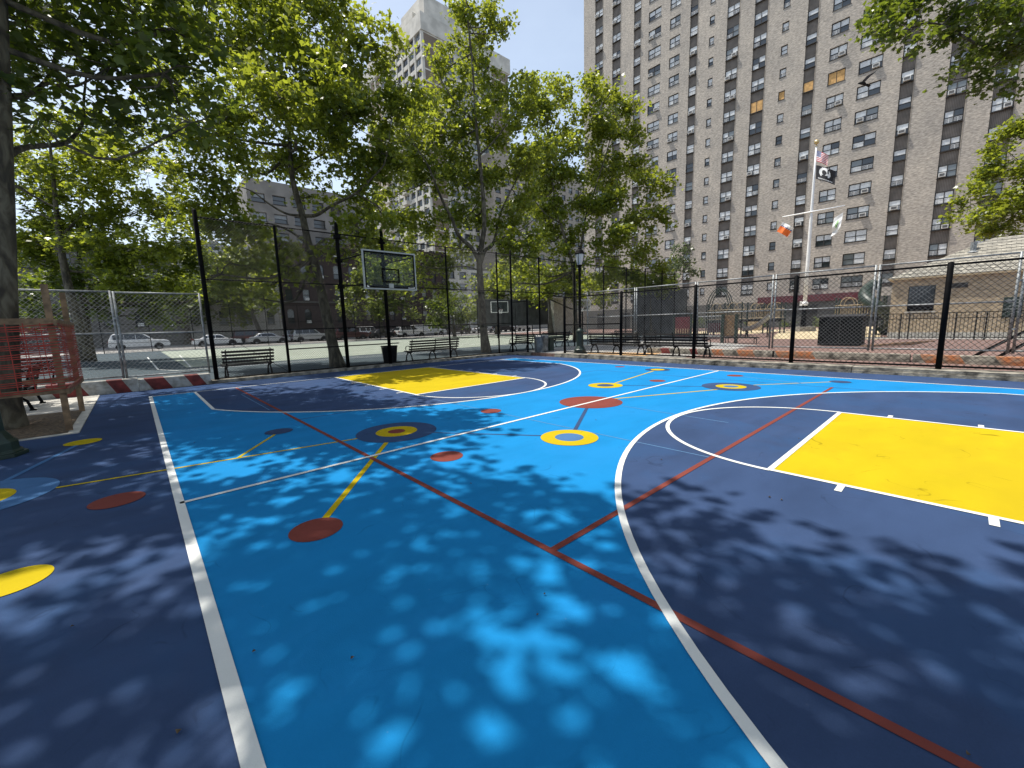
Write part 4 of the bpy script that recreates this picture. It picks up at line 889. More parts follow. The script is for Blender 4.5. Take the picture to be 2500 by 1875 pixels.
def window_geo(fr, gl, ac, ty, y0, y1, h, nl, zt, rnd, board=0):
    xr = XT+(.16 if ty != 'b' else .13); zb = zt-h; f = .085
    fr.mm(xr-.05, xr+.06, y0, y1, zb, zb+f); fr.mm(xr-.05, xr+.06, y0, y1, zt-f, zt); fr.mm(xr-.05, xr+.06, y0, y0+f, zb+f, zt-f); fr.mm(xr-.05, xr+.06, y1-f, y1, zb+f, zt-f)
    zm = zb+h*.48; fr.mm(xr-.03, xr+.05, y0+f, y1-f, zm-.035, zm+.035)
    edges = [y0+f, y1-f] if nl == 1 else [y0+f, (y0+y1)/2-.035, (y0+y1)/2+.035, y1-f]
    if nl == 2: fr.mm(xr-.045, xr+.055, edges[1], edges[2], zb+f, zt-f)
    fr.mm(XT-.05, xr-.05, y0-.04, y1+.04, zb-.05, zb+.005)
    lights = [(edges[0], edges[1])] if nl == 1 else [(edges[0], edges[1]), (edges[2], edges[3])]
    ups = rnd.random(); acl = -1
    p_ac = .42 if ty != 's' else 0
    if rnd.random() < p_ac: acl = rnd.randrange(len(lights))
    for i, (a, b) in enumerate(lights):
        gl.cur = 2 if (board and (board == 2 or i == 0 or True)) else (0 if rnd.random() < .74 else (1 if rnd.random() < .4 else 3))
        up_ = 1.0 if rnd.random() < .22 else rnd.uniform(.5, .62)
        low = zb+f; hi = zt-f
        if board: gl.cur = 2; gl.mm(xr-.035, xr-.01, a, b, low, hi); continue
        zs = zm if up_ < .75 else low
        gl.mm(xr+.005, xr+.03, a, b, max(zs, low), hi)
        if zs > low:
            gl.cur = 1 if rnd.random() < .62 else (0 if rnd.random() < .35 else 3)
            gl.mm(xr+.02, xr+.035, a, b, low, zs)
        if i == acl:
            wd = min(.62, (b-a)*.86); yc = (a+b)/2; ac.cur = 0; z0 = zb+f
            ac.mm(xr-.44, xr+.01, yc-wd/2, yc+wd/2, z0, z0+.40); ac.cur = 1; ac.mm(xr-.452, xr-.441, yc-wd/2+.07, yc+wd/2-.07, z0+.07, z0+.33)
        elif rnd.random() < .55 and not board:
            gl.cur = 4
            for q in range(4): z = low+.07+q*.11; gl.mm(xr-.075, xr-.06, a, b, z, z+.028)
            gl.mm(xr-.076, xr-.059, (a+b)/2-.014, (a+b)/2+.014, low, low+.42)
    gl.cur = 0
WM = [M['blind'], M['winglass'], M['ply'], M['skyglass'], M['whitepaint']]
rnd = random.Random(5)
fr_r, gl_r, ac_r = MB(), MB(), MB()
for n_, (_, ci, k) in enumerate(wins):
    ty, y0, y1, h, nl = COLS[ci]; zt = ZT0+PIT*k; bd = BOARD.get((ci, k), 0)
    if n_ < 100 or bd:
        fr, gl, ac = MB(), MB(), MB(); window_geo(fr, gl, ac, ty, y0, y1, h, nl, zt, rnd, bd)
        wo = build('window', fr, M['winframe'], tb)
        if bd: wo['label'] = 'window boarded up with plywood'
        build('pane', gl, WM, wo)
        if ac.v: build('air_conditioner', ac, [M['acwhite'], M['acgrille']], wo)
    else: window_geo(fr_r, gl_r, ac_r, ty, y0, y1, h, nl, zt, rnd, 0)
wo = tag(build('windows', fr_r, M['winframe'], tb), kind='stuff'); tag(build('panes', gl_r, WM, wo), kind='stuff'); tag(build('air_conditioners', ac_r, [M['acwhite'], M['acgrille']], wo), kind='stuff')

# ------------------------------------------------------------------ concrete tower (centre)
TX, TY, TZ = 66.5, 105., 84.4
tt = thing('concrete_tower', 'tall concrete and brown brick apartment tower rising behind the forked plane tree', 'building', (TX, TY, 0))
w = MB(); w.mm(TX+.6, TX+31.2, TY+.6, TY+38, 0, TZ-1); build('core', w, M['towerbrown'], tt)
w = MB(); w.mm(TX-.3, TX+32, TY-.3, TY+39, TZ-4.3, TZ); w.mm(TX+1.2, TX+30, TY+6, TY+36, TZ, TZ+3.6)
build('parapet', w, M['towerconc'], tt)
w = MB(); w.mm(TX+2.2, TX+24, TY+1.5, TY+14, TZ+.01, TZ+6.2); build('roof_house', w, M['towerconc'], tt)
PT = 3.0; frm = MB(); gl = MB(); tan_ = MB(); bals = []
nf = 27
# south-west (left) face: x = TX, bays along +y
bays = [TY+.0+3.55*i for i in range(11)]
for i, y in enumerate(bays): frm.mm(TX-.15, TX+.6, y, y+.62, 0, TZ-4.3)
for k in range(nf):
    z = TZ-4.3-PT*(k+1)
    for i, y in enumerate(bays[:-1]):
        if i in (7, 8) :
            tan_.mm(TX+.15, TX+.6, y+.62, y+3.55, z, z+PT-.3); frm.mm(TX-.05, TX+.6, y+.62, y+3.55, z+PT-.3, z+PT); continue
        frm.mm(TX-.02, TX+.6, y+.62, y+3.55, z+.0, z+1.12)
        gl.cur = 0 if rnd.random() < .6 else 1
        gl.mm(TX+.3, TX+.5, y+.62, y+3.55, z+1.12, z+PT)
        frm.mm(TX+.18, TX+.3, y+.62, y+1.05, z+1.12, z+PT)
        gl.cur = 2; gl.mm(TX+.2, TX+.31, y+2.2, y+2.28, z+1.12, z+PT); gl.cur = 0
        if i in (3, 6) and k > 7: bal = MB(); bal.mm(TX-1.3, TX-.16, y+.62, y+3.55, z, z+1.05); bals.append(bal)
build('frame', frm, M['towerconc'], tt)
if tan_.v: build('brick_bay', tan_, M['towertan'], tt)
for bal in bals: build('balcony', bal, M['towerconc'], tt)
# south-east (right) face: y = TY, bays along +x
frm2 = MB(); br2 = MB(); br3 = MB()
xs = [TX+.62, TX+6.6, TX+11.0, TX+15.4, TX+19.8, TX+24.2, TX+31.2]
for x in (TX+5.9, TX+10.3, TX+14.7, TX+19.1, TX+23.5): frm2.mm(x, x+.62, TY-.15, TY+.6, 0, TZ-4.3)
for k in range(nf):
    z = TZ-4.3-PT*(k+1)
    br2.mm(TX+.62, TX+5.9, TY+.05, TY+.6, z, z+PT-.36); frm2.mm(TX+.62, TX+5.9, TY-.04, TY+.6, z+PT-.36, z+PT)
    for i, x in enumerate((TX+6.52, TX+10.92, TX+15.32, TX+19.72)):
        frm2.mm(x, x+3.78, TY+0, TY+.6, z, z+1.0); frm2.mm(x, x+.5, TY+.1, TY+.35, z+1.0, z+PT)
        gl.cur = 0 if rnd.random() < .6 else 1; gl.mm(x+.5, x+3.78, TY+.36, TY+.5, z+1.0, z+PT); gl.cur = 2; gl.mm(x+1.9, x+1.98, TY+.26, TY+.37, z+1.0, z+PT)
    br3.mm(TX+24.12, TX+31.2, TY+.05, TY+.6, z, z+PT-.36); frm2.mm(TX+24.12, TX+31.2, TY-.04, TY+.6, z+PT-.36, z+PT)
build('frame', frm2, M['towerconc'], tt); build('brick_bay', br2, M['towerbrown'], tt); build('brick_bay', br3, M['towerbrown'], tt)
gl.cur = 0; tag(build('windows', gl, [M['winglass'], M['skyglass'], M['winframe']], tt), kind='stuff')

# ------------------------------------------------------------------ other buildings, generic block with punched windows on its -y face
def block(label, name, x0, x1, y, dep, z1, wallm, storeys, bays, z0w=1.2, ww=1.0, wh=1.6, pit=3.1, arch=(), cornice=None, ac=.2, inset=.14, sill=True, group=None, cap=None):
    t = thing(name, label, 'building', ((x0+x1)/2, y, 0), group)
    wl_ = MB(); fr = []; bw = (x1-x0)/bays
    xs_ = [x0+bw*(i+.5) for i in range(bays)]
    e = x0
    zs_ = [z0w+pit*k for k in range(storeys)]
    for xc in xs_:
        wl_.mm(e, xc-ww/2, y, y+.5, 0, z1); zc = 0
        for k, z in enumerate(zs_):
            wl_.mm(xc-ww/2, xc+ww/2, y, y+.5, zc, z); zc = z+wh
            if k in arch:
                n = 8; r = ww/2
                for j in range(n):
                    a0, a1 = pi*j/n, pi*(j+1)/n
                    P = [(xc+r*cos(a0), zc+r*sin(a0)), (xc+r*cos(a1), zc+r*sin(a1))]
                    wl_.side([P[0], (P[0][0], zc+r), (P[1][0], zc+r), P[1]], y, y+.5)
                zc += r
        wl_.mm(xc-ww/2, xc+ww/2, y, y+.5, zc, z1); e = xc+ww/2
    wl_.mm(e, x1, y, y+.5, 0, z1)
    build('wall', wl_, wallm, t)
    w = MB(); w.mm(x0, x1, y+.5, y+dep, 0, z1-.02); build('wall', w, wallm, t)
    if cornice:
        w = MB(); w.mm(x0-.1, x1+.1, y-.45, y-.002, z1-.5, z1-.05)
        for i in range(int((x1-x0)/.7)): w.mm(x0+.7*i, x0+.7*i+.35, y-.36, y-.003, z1-.95, z1-.5)
        build('cornice', w, cornice, t)
    for xc in xs_:
        for k, z in enumerate(zs_):
            r = ww/2 if k in arch else 0
            f = MB(); f.mm(xc-ww/2, xc+ww/2, y+inset, y+inset+.07, z, z+.07); f.mm(xc-ww/2, xc-ww/2+.06, y+inset, y+inset+.07, z+.07, z+wh); f.mm(xc+ww/2-.06, xc+ww/2, y+inset, y+inset+.07, z+.07, z+wh)
            f.mm(xc-ww/2, xc+ww/2, y+inset-.01, y+inset+.06, z+wh*.5-.03, z+wh*.5+.03)
            if sill: f.mm(xc-ww/2-.1, xc+ww/2+.1, y-.10, y+inset-.01, z-.12, z-.005)
            fo = build('window', f, M['winframe'] if wallm is not M['whitebrick'] else M['concrete'], t)
            p = MB(); p.cur = 0 if rnd.random() < .55 else 1; p.mm(xc-ww/2, xc+ww/2, y+inset+.08, y+inset+.10, z+wh*.5, z+wh+r)
            p.cur = 0 if rnd.random() < .75 else 1; p.mm(xc-ww/2, xc+ww/2, y+inset+.09, y+inset+.11, z, z+wh*.5)
            build('pane', p, [M['winglass'], M['blind2']], fo)
            if rnd.random() < ac:
                a = MB(); a.mm(xc-.3, xc+.3, y-.3, y+inset-.012, z+.02, z+.42); build('air_conditioner', a, M['acwhite'], fo)
    return t
GB_ = 'row houses across the street'
block('white row house with dark windows behind the leafy street tree', 'row_house', 5.2, 16.9, 70, 10, 13.5, M['whitebrick'], 4, 4, 2.6, 1.0, 1.9, 3.2, (), None, .25, group=GB_)
bb = block('dark brownstone with arched windows behind the silver off-roader', 'row_house', 17.0, 29.4, 70, 10, 14.6, M['brownstone'], 4, 5, 2.6, 1.0, 1.7, 3.5, (0, 2), M['brownstone'], .25, group=GB_)
block('dark brownstone with a pale toothed cornice behind the backboard', 'row_house', 29.5, 38.3, 70, 10, 16.2, M['brownstone'], 4, 4, 2.9, 1.0, 1.8, 3.6, (0,), M['apt'], .2, group=GB_)
block('reddish brick row house with arched windows left of the dark rounded tree', 'row_house', 38.4, 47.5, 70, 10, 15.5, M['brownstone'], 4, 4, 2.7, .95, 1.8, 3.6, (1, 3), M['brownstone'], .1, group=GB_)
block('dim grey stone row house at the left behind the white off-roader', 'row_house', -9, 5.1, 70, 10, 12.5, M['greystone'], 3, 5, 2.6, 1.0, 1.8, 3.3, (), M['greystone'], .2, group=GB_)
block('long dim brick row house at far left behind the trees', 'row_house', -32, -9.1, 70, 10, 12.8, M['brownstone'], 3, 8, 2.6, 1.0, 1.8, 3.3, (), None, .2, group=GB_)
block('grey apartment block with wide balconies showing above the brownstones', 'apartment_block', 17.0, 40.0, 84, 14, 27.4, M['apt'], 8, 7, 1.6, 2.1, 1.5, 3.15, (), None, .0, .35)
block('pale concrete block with dark square windows low behind the forked plane tree', 'apartment_block', 60, 80, 96, 12, 17, M['towerconc'], 5, 5, 1.6, 2.4, 1.9, 3.2, (), None, 0., .35)
block('distant brick slab with bright windows glimpsed through the plane trees', 'apartment_block', 84, 152, 98, 12, 52, M['brickside'], 16, 18, 1.6, 2.0, 1.7, 3.0, (), None, 0., .2)
# brownstone steps and the ground floor band
w = MB(); w.mm(16.95, 29.45, 69.8, 70.0, 5.75, 5.98); build('string_course', w, M['greystone'], bb)

# ------------------------------------------------------------------ small brick house
HX0, HX1, HY0, HY1, HE = 33.5, 38.7, -5.6, 3.05, 3.55
h = thing('brick_house', 'small tan brick house with a hipped grey shingle roof behind the railing', 'house', (36, -1.2, .1))
w = MB(); w.mm(HX0, HX0+.3, 2.33, HY1, .1, HE); w.mm(HX0, HX0+.3, 1.22, 2.33, .1, 1.62); w.mm(HX0, HX0+.3, 1.22, 2.33, 3.06, HE); w.mm(HX0, HX0+.3, HY0, 1.22, .1, HE); build('wall', w, M['housebrick'], h)
M['hb2'] = brick('house_brick_side', (.60, .47, .31), (.44, .34, .22), (.42, .36, .27), (0, 2), .30, .10, .15, .012)
w = MB(); w.mm(HX0+.302, HX1, HY0, HY1-.002, .1, HE-.002); build('wall', w, M['hb2'], h)
w = MB(); o_ = .2; ax, ay0, ay1, az = 36.1, -.75, -1.8, 5.55; B_ = [(HX0-o_, HY0-o_, HE), (HX1+o_, HY0-o_, HE), (HX1+o_, HY1+o_, HE), (HX0-o_, HY1+o_, HE)]
nr = 11
rid = [(ax, ay0, az), (ax, ay1, az)]
def slope(p, q, r, s):
    for i in range(nr):
        a, b = i/nr, (i+1.)/nr; L1 = lambda u, v, t: tuple(np.array(u)*(1-t)+np.array(v)*t)
        P0, P1, P2, P3 = L1(p, s, a), L1(q, r, a), L1(q, r, b), L1(p, s, b)
        up = .035
        w.add([(P0[0], P0[1], P0[2]+up), (P1[0], P1[1], P1[2]+up), P2, P3, P0, P1], [(0, 1, 2, 3), (4, 5, 1, 0)])
slope(B_[3], B_[0], rid[1], rid[0]); slope(B_[2], B_[3], rid[0], rid[0]); slope(B_[1], B_[2], rid[0], rid[1]); slope(B_[0], B_[1], rid[1], rid[1])
rf = build('roof', w, brick('shingle_courses', (.40, .385, .33), (.30, .29, .25), (.17, .165, .15), (1, 2), .34, .105, .2, .014), h)
w = MB(); w.mm(HX0-o_, HX1+o_, HY0-o_, HY1+o_, HE-.10, HE-.004); build('eaves', w, M['tan'], h)
w = MB(); w.tube([(35.2, 0.0, 4.75), (35.2, 0.0, 5.35)], .13, 12); w.lathe((35.2, 0, 4.78), [(.30, 0), (.15, .10)], 12); build('vent_pipe', w, M['galv'], rf)
w = MB(); w.mm(HX0+.12, HX0+.14, 1.23, 2.32, 1.63, 3.05)
wi = build('window', w, M['winglass'], h)
w = MB()
for i in range(9): y = 1.26+i*.13; w.mm(HX0+.05, HX0+.07, y, y+.02, 1.63, 3.05)
w.mm(HX0+.045, HX0+.075, 1.23, 2.32, 1.63, 1.95); build('grille', w, M['black'], wi)
w = MB(); w.mm(HX0-.06, HX0-.002, 1.15, 2.40, 1.54, 1.615); build('sill', w, M['paleconc'], wi)
w = MB(); w.mm(HX0-.04, HX0-.003, .02, .62, 2.82, 3.08); build('vent', w, M['winframe'], h)
w = MB(); w.mm(HX0-.05, HX0-.003, -1.95, -1.30, 1.15, 2.2); sg = build('sign', w, M['darkgreen'], h)
w = MB()
for i, (a, b, z) in enumerate([(-1.88, -1.4, 2.08), (-1.85, -1.45, 1.92), (-1.88, -1.5, 1.76), (-1.85, -1.4, 1.62), (-1.88, -1.55, 1.48)]): w.mm(HX0-.054, HX0-.051, a, b, z-.03, z)
build('lettering', w, M['alu'], sg)
w = MB(); w.mm(HX0-.07, HX0-.003, HY0, HY1, .1, .42); build('plinth', w, M['paleconc'], h)
# picket railing
pr_ = thing('picket_railing', 'black iron picket railing in front of the small brick house', 'railing', (31.4, -2, .1))
w = MB()
for z in (1.50, 1.22, .22): w.bar((31.4, 4.0, z), (31.4, -9, z), .03, .04)
build('rail', w, M['black'], pr_)
w = MB(); y = 3.9
while y > -9: w.mm(31.39, 31.41, y-.011, y+.011, .16, 1.5); y -= .135
tag(build('pickets', w, M['black'], pr_), kind='stuff')
for y in (4.0, 2.36, 2.02, .62, .28, -.42, -.76, -2.6, -2.94, -4.8, -5.1, -7, -7.3):
    w = MB(); w.mm(31.37, 31.43, y-.03, y+.03, .1, 1.52); build('post', w, M['black'], pr_)
# black storage box
bx = thing('storage_box', 'large black metal storage box behind the galvanised fence', 'box', (25, 3.95, .1))
w = MB(); w.mm(24.4, 25.6, 3.1, 4.72, .14, 1.44); build('body', w, M['black'], bx, bevel=.02)
w = MB(); w.add([(24.35, 3.05, 1.445), (25.65, 3.05, 1.54), (25.65, 4.77, 1.54), (24.35, 4.77, 1.445), (24.35, 3.05, 1.485), (25.65, 3.05, 1.58), (25.65, 4.77, 1.58), (24.35, 4.77, 1.485)], [(3, 2, 1, 0), (4, 5, 6, 7), (0, 1, 5, 4), (1, 2, 6, 5), (2, 3, 7, 6), (3, 0, 4, 7)]); build('lid', w, M['rubber'], bx)
w = MB(); w.mm(24.375, 24.399, 3.88, 3.93, .2, 1.4); w.mm(24.37, 24.399, 3.2, 4.6, .2, .24); build('door_seam', w, M['rubber'], bx)
t = thing('lumber_pile', 'few loose planks lying beside the black storage box', 'planks', (24.6, 2.6, .1))
for i in range(4):
    w = MB(); w.bar((24.0+.25*i, 3.0-.3*i, .15+.03*i), (25.2+.1*i, 1.4-.2*i, .17+.05*i), .14, .04); build('plank', w, M['wood'], t)

# ------------------------------------------------------------------ flagpole and flags
FX, FY = 45.9, 10.05
f = thing('flagpole', 'tall white flagpole with cross arm and gilt ball before the brick tower', 'flagpole', (FX, FY, .1))
w = MB(); w.lathe((FX, FY, 0), [(.16, 2.75), (.15, 6), (.125, 10), (.09, 13.5), (.06, 16.1)], 16); build('pole', w, M['whitepaint'], f, True)
w = MB(); w.lathe((FX, FY, 0), [(.24, .4), (.17, 2.3), (.20, 2.5), (.20, 2.75)], 16); build('pole_foot', w, M['black'], f)
w = MB(); w.lathe((FX, FY, 0), [(.24, 2.45), (.27, 2.5), (.27, 2.72), (.20, 2.80)], 16); w.mm(FX-.2, FX-.05, FY+.1, FY+.35, 2.45, 2.85); build('winch_collar', w, M['whitepaint'], f)
w = MB(); w.prism([(FX+1.0*cos(k*pi/4), FY+1.0*sin(k*pi/4)) for k in range(8)], .1, .52); build('plinth', w, M['concrete'], f)
w = MB(); w.tube([(FX-.12, FY+2.2, 10.66), (FX-.12, FY-2.35, 10.66)], .06, 10); build('cross_arm', w, M['whitepaint'], f, True)
w = MB(); n = 12
w.lathe((FX, FY, 16.1), [(.03, 0), (.11, .05), (.03, .12), (.03, .2)], 12)
w.lathe((FX, FY, 16.28), [(.20*sin(pi*(i+.02)/n), .20-.20*cos(pi*(i+.02)/n)) for i in range(n)]+[(.004, .4)], 16); build('finial', w, M['gold'], f, True)
def flag(label, o, du, dv, nu, nv, fn, mats, curl=.2):
    """cloth grid: origin o, edge vectors du (fly) and dv (hoist, down), rippled across"""
    o, du, dv = np.array(o), np.array(du), np.array(dv); n = np.cross(du, dv); n /= np.linalg.norm(n)
    w = MB(); V = []
    for j in range(nv+1):
        for i in range(nu+1):
            u, v = i/nu, j/nv
            q = o+du*u+dv*v+n*curl*(sin(7*u+2.2*v)*u*.6+.3*sin(13*u-3*v)*u)+np.array([0, 0, -1])*.25*u*u*np.linalg.norm(du)*.5
            V.append(q)
    w.add(V, [])
    for j in range(nv):
        for i in range(nu):
            w.f.append([j*(nu+1)+i, j*(nu+1)+i+1, (j+1)*(nu+1)+i+1, (j+1)*(nu+1)+i]); w.m.append(fn((i+.5)/nu, (j+.5)/nv, i, j))
    ob = build('flag', w, mats, None, True); tag(ob, label, 'flag', 'flags on the flagpole'); return ob
fw, fr_, fb_, fk, fo, fg = [mat('flag_'+n, c, .8, .05, 4) for n, c in (('white', (.78, .78, .77)), ('red', (.55, .04, .06)), ('blue', (.04, .06, .22)), ('black', (.02, .02, .024)), ('orange', (.80, .17, .03)), ('green', (.16, .42, .08)))]
def stars(u, v, i, j):
    if u < .42 and v < 7/13.: return 0 if (i % 2 == 1 and j % 2 == 1) else 2
    return 1 if int(v*13) % 2 == 0 else 0
flag('striped flag with a starred blue corner, topmost on the white flagpole', (FX-.05, FY-.08, 15.75), (-.2, -.85, -.55), (0, 0, -.85), 26, 26, stars, [fw, fr_, fb_], .16)
def pow_(u, v, i, j):
    x, y = (u-.46)/.30, (v-.42)/.36; r = x*x+y*y
    if r < 1:
        if ((x+.05)/.45)**2+((y+.05)/.5)**2 < 1: return 1
        if abs(x) < .55 and y > .45: return 1
        if x > .45 and y < 0 and abs(x-.62) < .12: return 1
        return 0
    if .86 < v < .92 and .12 < u < .85 and int(u*40) % 3: return 0
    if .04 < v < .08 and .3 < u < .7 and int(u*40) % 3: return 0
    return 1
flag('black flag with a white round emblem below the striped flag', (FX-.06, FY-.10, 14.55), (-.3, -1.45, -.75), (0, -.05, -1.15), 44, 40, pow_, [fw, fk], .22)
def nyc(u, v, i, j):
    if u < .36: return 2 if v > .75 else 2
    if u < .60: return 1 if ((u-.48)/.09)**2+((v-.5)/.2)**2 < 1 and (i+j) % 2 else 0
    return 2 if v > .5 or u > .66 else 0
def tri(u, v, i, j):
    if v < .30: return 0
    if v < .40: return 1 if (i % 3) else 0
    return 2
flag('orange and white flag hanging at the left end of the cross arm', (FX-.12, FY+2.15, 10.2), (-.1, -.9, -.55), (0, .45, -.75), 18, 18, tri, [fw, fb_, fo], .25)
def leafy(u, v, i, j): return 1 if (((u-.5)/.22)**2+((v-.5)/.16)**2 < 1 and (i*3+j*5) % 4) else 0
flag('white flag with a green emblem hanging at the right end of the cross arm', (FX-.12, FY-2.3, 10.15), (-.05, .12, -1.35), (.05, .62, -.35), 18, 18, leafy, [fw, fg], .2)

# ------------------------------------------------------------------ playground
def post(mb, x, y, z0, z1, r=.06): mb.tube([(x, y, z0), (x, y, z1)], r, 8)
def climber(label, P, arches, panel):
    """play structure: dark green posts, decks, tan guard rails with hoops"""
    t = thing('play_structure', label, 'play structure', (P[0], P[1], .1), 'playground climbers'); x, y = P
    for dx in (0, 1.3, 2.6):
        for dy in (-.7, .7):
            w = MB(); post(w, x+dy*.9, y-dx, .1, 2.75); build('post', w, M['darkgreen'], t)
    w = MB(); w.mm(x-.66, x+.66, y-2.7, y+.1, 1.25, 1.33); w.mm(x-.7, x-.66, y-2.7, y+.1, 1.1, 1.33); build('deck', w, M['benchslat'], t)
    for e in (-.7, .7):
        w = MB(); w.tube([(x+e, y, 2.2), (x+e, y-2.6, 2.2)], .025, 6); w.tube([(x+e, y, 1.45), (x+e, y-2.6, 1.45)], .025, 6)
        for i in range(18): w.tube([(x+e, y-.15*i, 1.45), (x+e, y-.15*i, 2.2)], .018, 5)
        for yc in (.65, 1.95): w.tube([(x+e, y-yc+.4*cos(a*pi/10), 2.2+.55*sin(a*pi/10)) for a in range(11)], .025, 6)
        build('guard_rail', w, M['tan'], t)
    if arches:
        w = MB()
        for e in (-.5, 0, .5):
            w.tube([(x+e, y+.2-1.7*(i/10.), 2.7+1.25*sin(pi*i/10.)**.7) for i in range(11)], .04, 6); w.tube([(x+e, y+.2, 2.7), (x+e, y+.2, .1)], .04, 6); w.tube([(x+e, y-1.5, 2.7), (x+e, y-1.5, .1)], .04, 6)
        build('arch', w, M['darkgreen'], t)
    w = MB(); w.mm(x-.72, x-.69, y-1.25, y-.05, .35, 1.15); build('panel', w, panel, t)
    return t
climber('play structure with tall dark arches and tan guard rails in front of the brick tower', (36.5, 14.6), True, M['maroon'])
climber('play structure with cream guard rails left of the curved slide', (41.5, 13.2), False, M['tan'])
climber('play structure with tan hoops right of the flagpole', (38.6, 6.4), False, M['maroon'])
t = thing('spiral_slide', 'dark green tube slide beside the small brick house', 'slide', (37.2, 3.6, .1))
w = MB(); w.tube([(37.4+1.0*cos(.5+a*.26), 4.0+.75*sin(.5+a*.26), 3.6-.155*a) for a in range(22)], .38, 12, False); build('chute', w, M['darkgreen'], t, True)
w = MB(); post(w, 37.4, 4.0, .1, 3.9, .07); build('post', w, M['darkgreen'], t)
t = thing('curved_slide', 'pale grey curved slide lip on dark supports in the playground', 'slide', (33.5, 10.0, .1))
w = MB(); V = []
K = 14
for i in range(K+1):
    u = i/K; yc = 9.3+1.7*u; zc = 1.55-1.0*u+.25*sin(pi*u)*-1; xw = .38
    for e, up in ((-xw, .28), (-xw*.9, .02), (0, -.05), (xw*.9, .02), (xw, .28)): V.append((33.5+e, yc, zc+up))
w.add(V, [(i*5+j, i*5+j+1, (i+1)*5+j+1, (i+1)*5+j) for i in range(K) for j in range(4)]); build('chute', w, M['alu'], t, True)
w = MB()
for y_ in (9.4, 10.8): post(w, 33.3, y_, .1, .9, .04); post(w, 33.7, y_, .1, .9, .04)
build('support', w, M['black'], t)
t = thing('guard_railing', 'grey steel railing with close vertical bars behind the long bench end', 'railing', (25.5, 10.3, .1))
w = MB()
for z in (1.68, .50): w.tube([(25.5, 11.0, z), (25.5, 9.62, z)], .03, 8)
for i in range(13): w.tube([(25.5, 10.95-.108*i, .5), (25.5, 10.95-.108*i, 1.68)], .014, 5)
build('bars', w, M['galv'], t)
for y_ in (9.52, 11.08): w = MB(); w.mm(25.42, 25.58, y_-.08, y_+.08, .1, 1.78); build('post', w, M['darkgreen'], t)
t = thing('slatted_screen', 'tan slatted screen between two dark green posts in the playground', 'screen', (25.5, 9.1, .1))
w = MB()
for i in range(9): y_ = 8.9+i*.06; w.mm(25.48, 25.52, y_, y_+.045, .55, 1.66)
w.mm(25.49, 25.51, 8.88, 9.42, .50, .55); w.mm(25.49, 25.51, 8.88, 9.42, 1.66, 1.70); build('slats', w, M['wood'], t)
w = MB(); w.mm(25.42, 25.58, 8.70, 8.86, .1, 1.75); build('post', w, M['darkgreen'], t)
t = thing('play_board', 'maroon play board with pale bars at the end of the fabric covered fence', 'play board', (26.5, 12.6, .1))
w = MB(); w.mm(26.48, 26.52, 11.9, 12.9, .45, 1.7); build('panel', w, M['maroon'], t)
w = MB()
for i in range(6): w.mm(26.44, 26.47, 12.0+.16*i, 12.04+.16*i, .5, .95)
build('bar', w, M['tan'], t)
for y_ in (11.85, 12.98): w = MB(); post(w, 26.5, y_, .1, 1.9, .07); build('post', w, M['darkgreen'], t)
# shrubs and low railings before the brick tower
def shrub(x, y, r, label):
    t = thing('shrub', label, 'shrub', (x, y, .1), 'shrubs in front of the brick tower')
    w = MB()
    for k in range(5): a = k*1.26; w.tube([(x, y, .1), (x+.3*r*cos(a), y+.3*r*sin(a), .1+r*.8)], [.03, .015], 5)
    build('stem', w, M['barkdark'], t); leaves('foliage', [((x, y, .2+r*.6), (r, r, r*.65)), ((x+.3*r, y+.5*r, .2+r*.5), (r*.7, r*.7, r*.5))], 300, .16, M['leafdark'], t, KITE)
for i, (x, y, r) in enumerate([(61.5, 18.5, 1.0), (61.2, 14.8, .8), (60.8, 11.6, .9), (61.5, 8.9, .9), (61.3, 22.0, 1.1), (62, 26, 1.2)]):
    shrub(x, y, r, ['shrub left of the pale path by the tower base', 'small shrub left of the flagpole', 'shrub just behind the flagpole', 'shrub right of the flagpole', 'shrub behind the arched play structure', 'shrub by the grey tower base at left'][i])

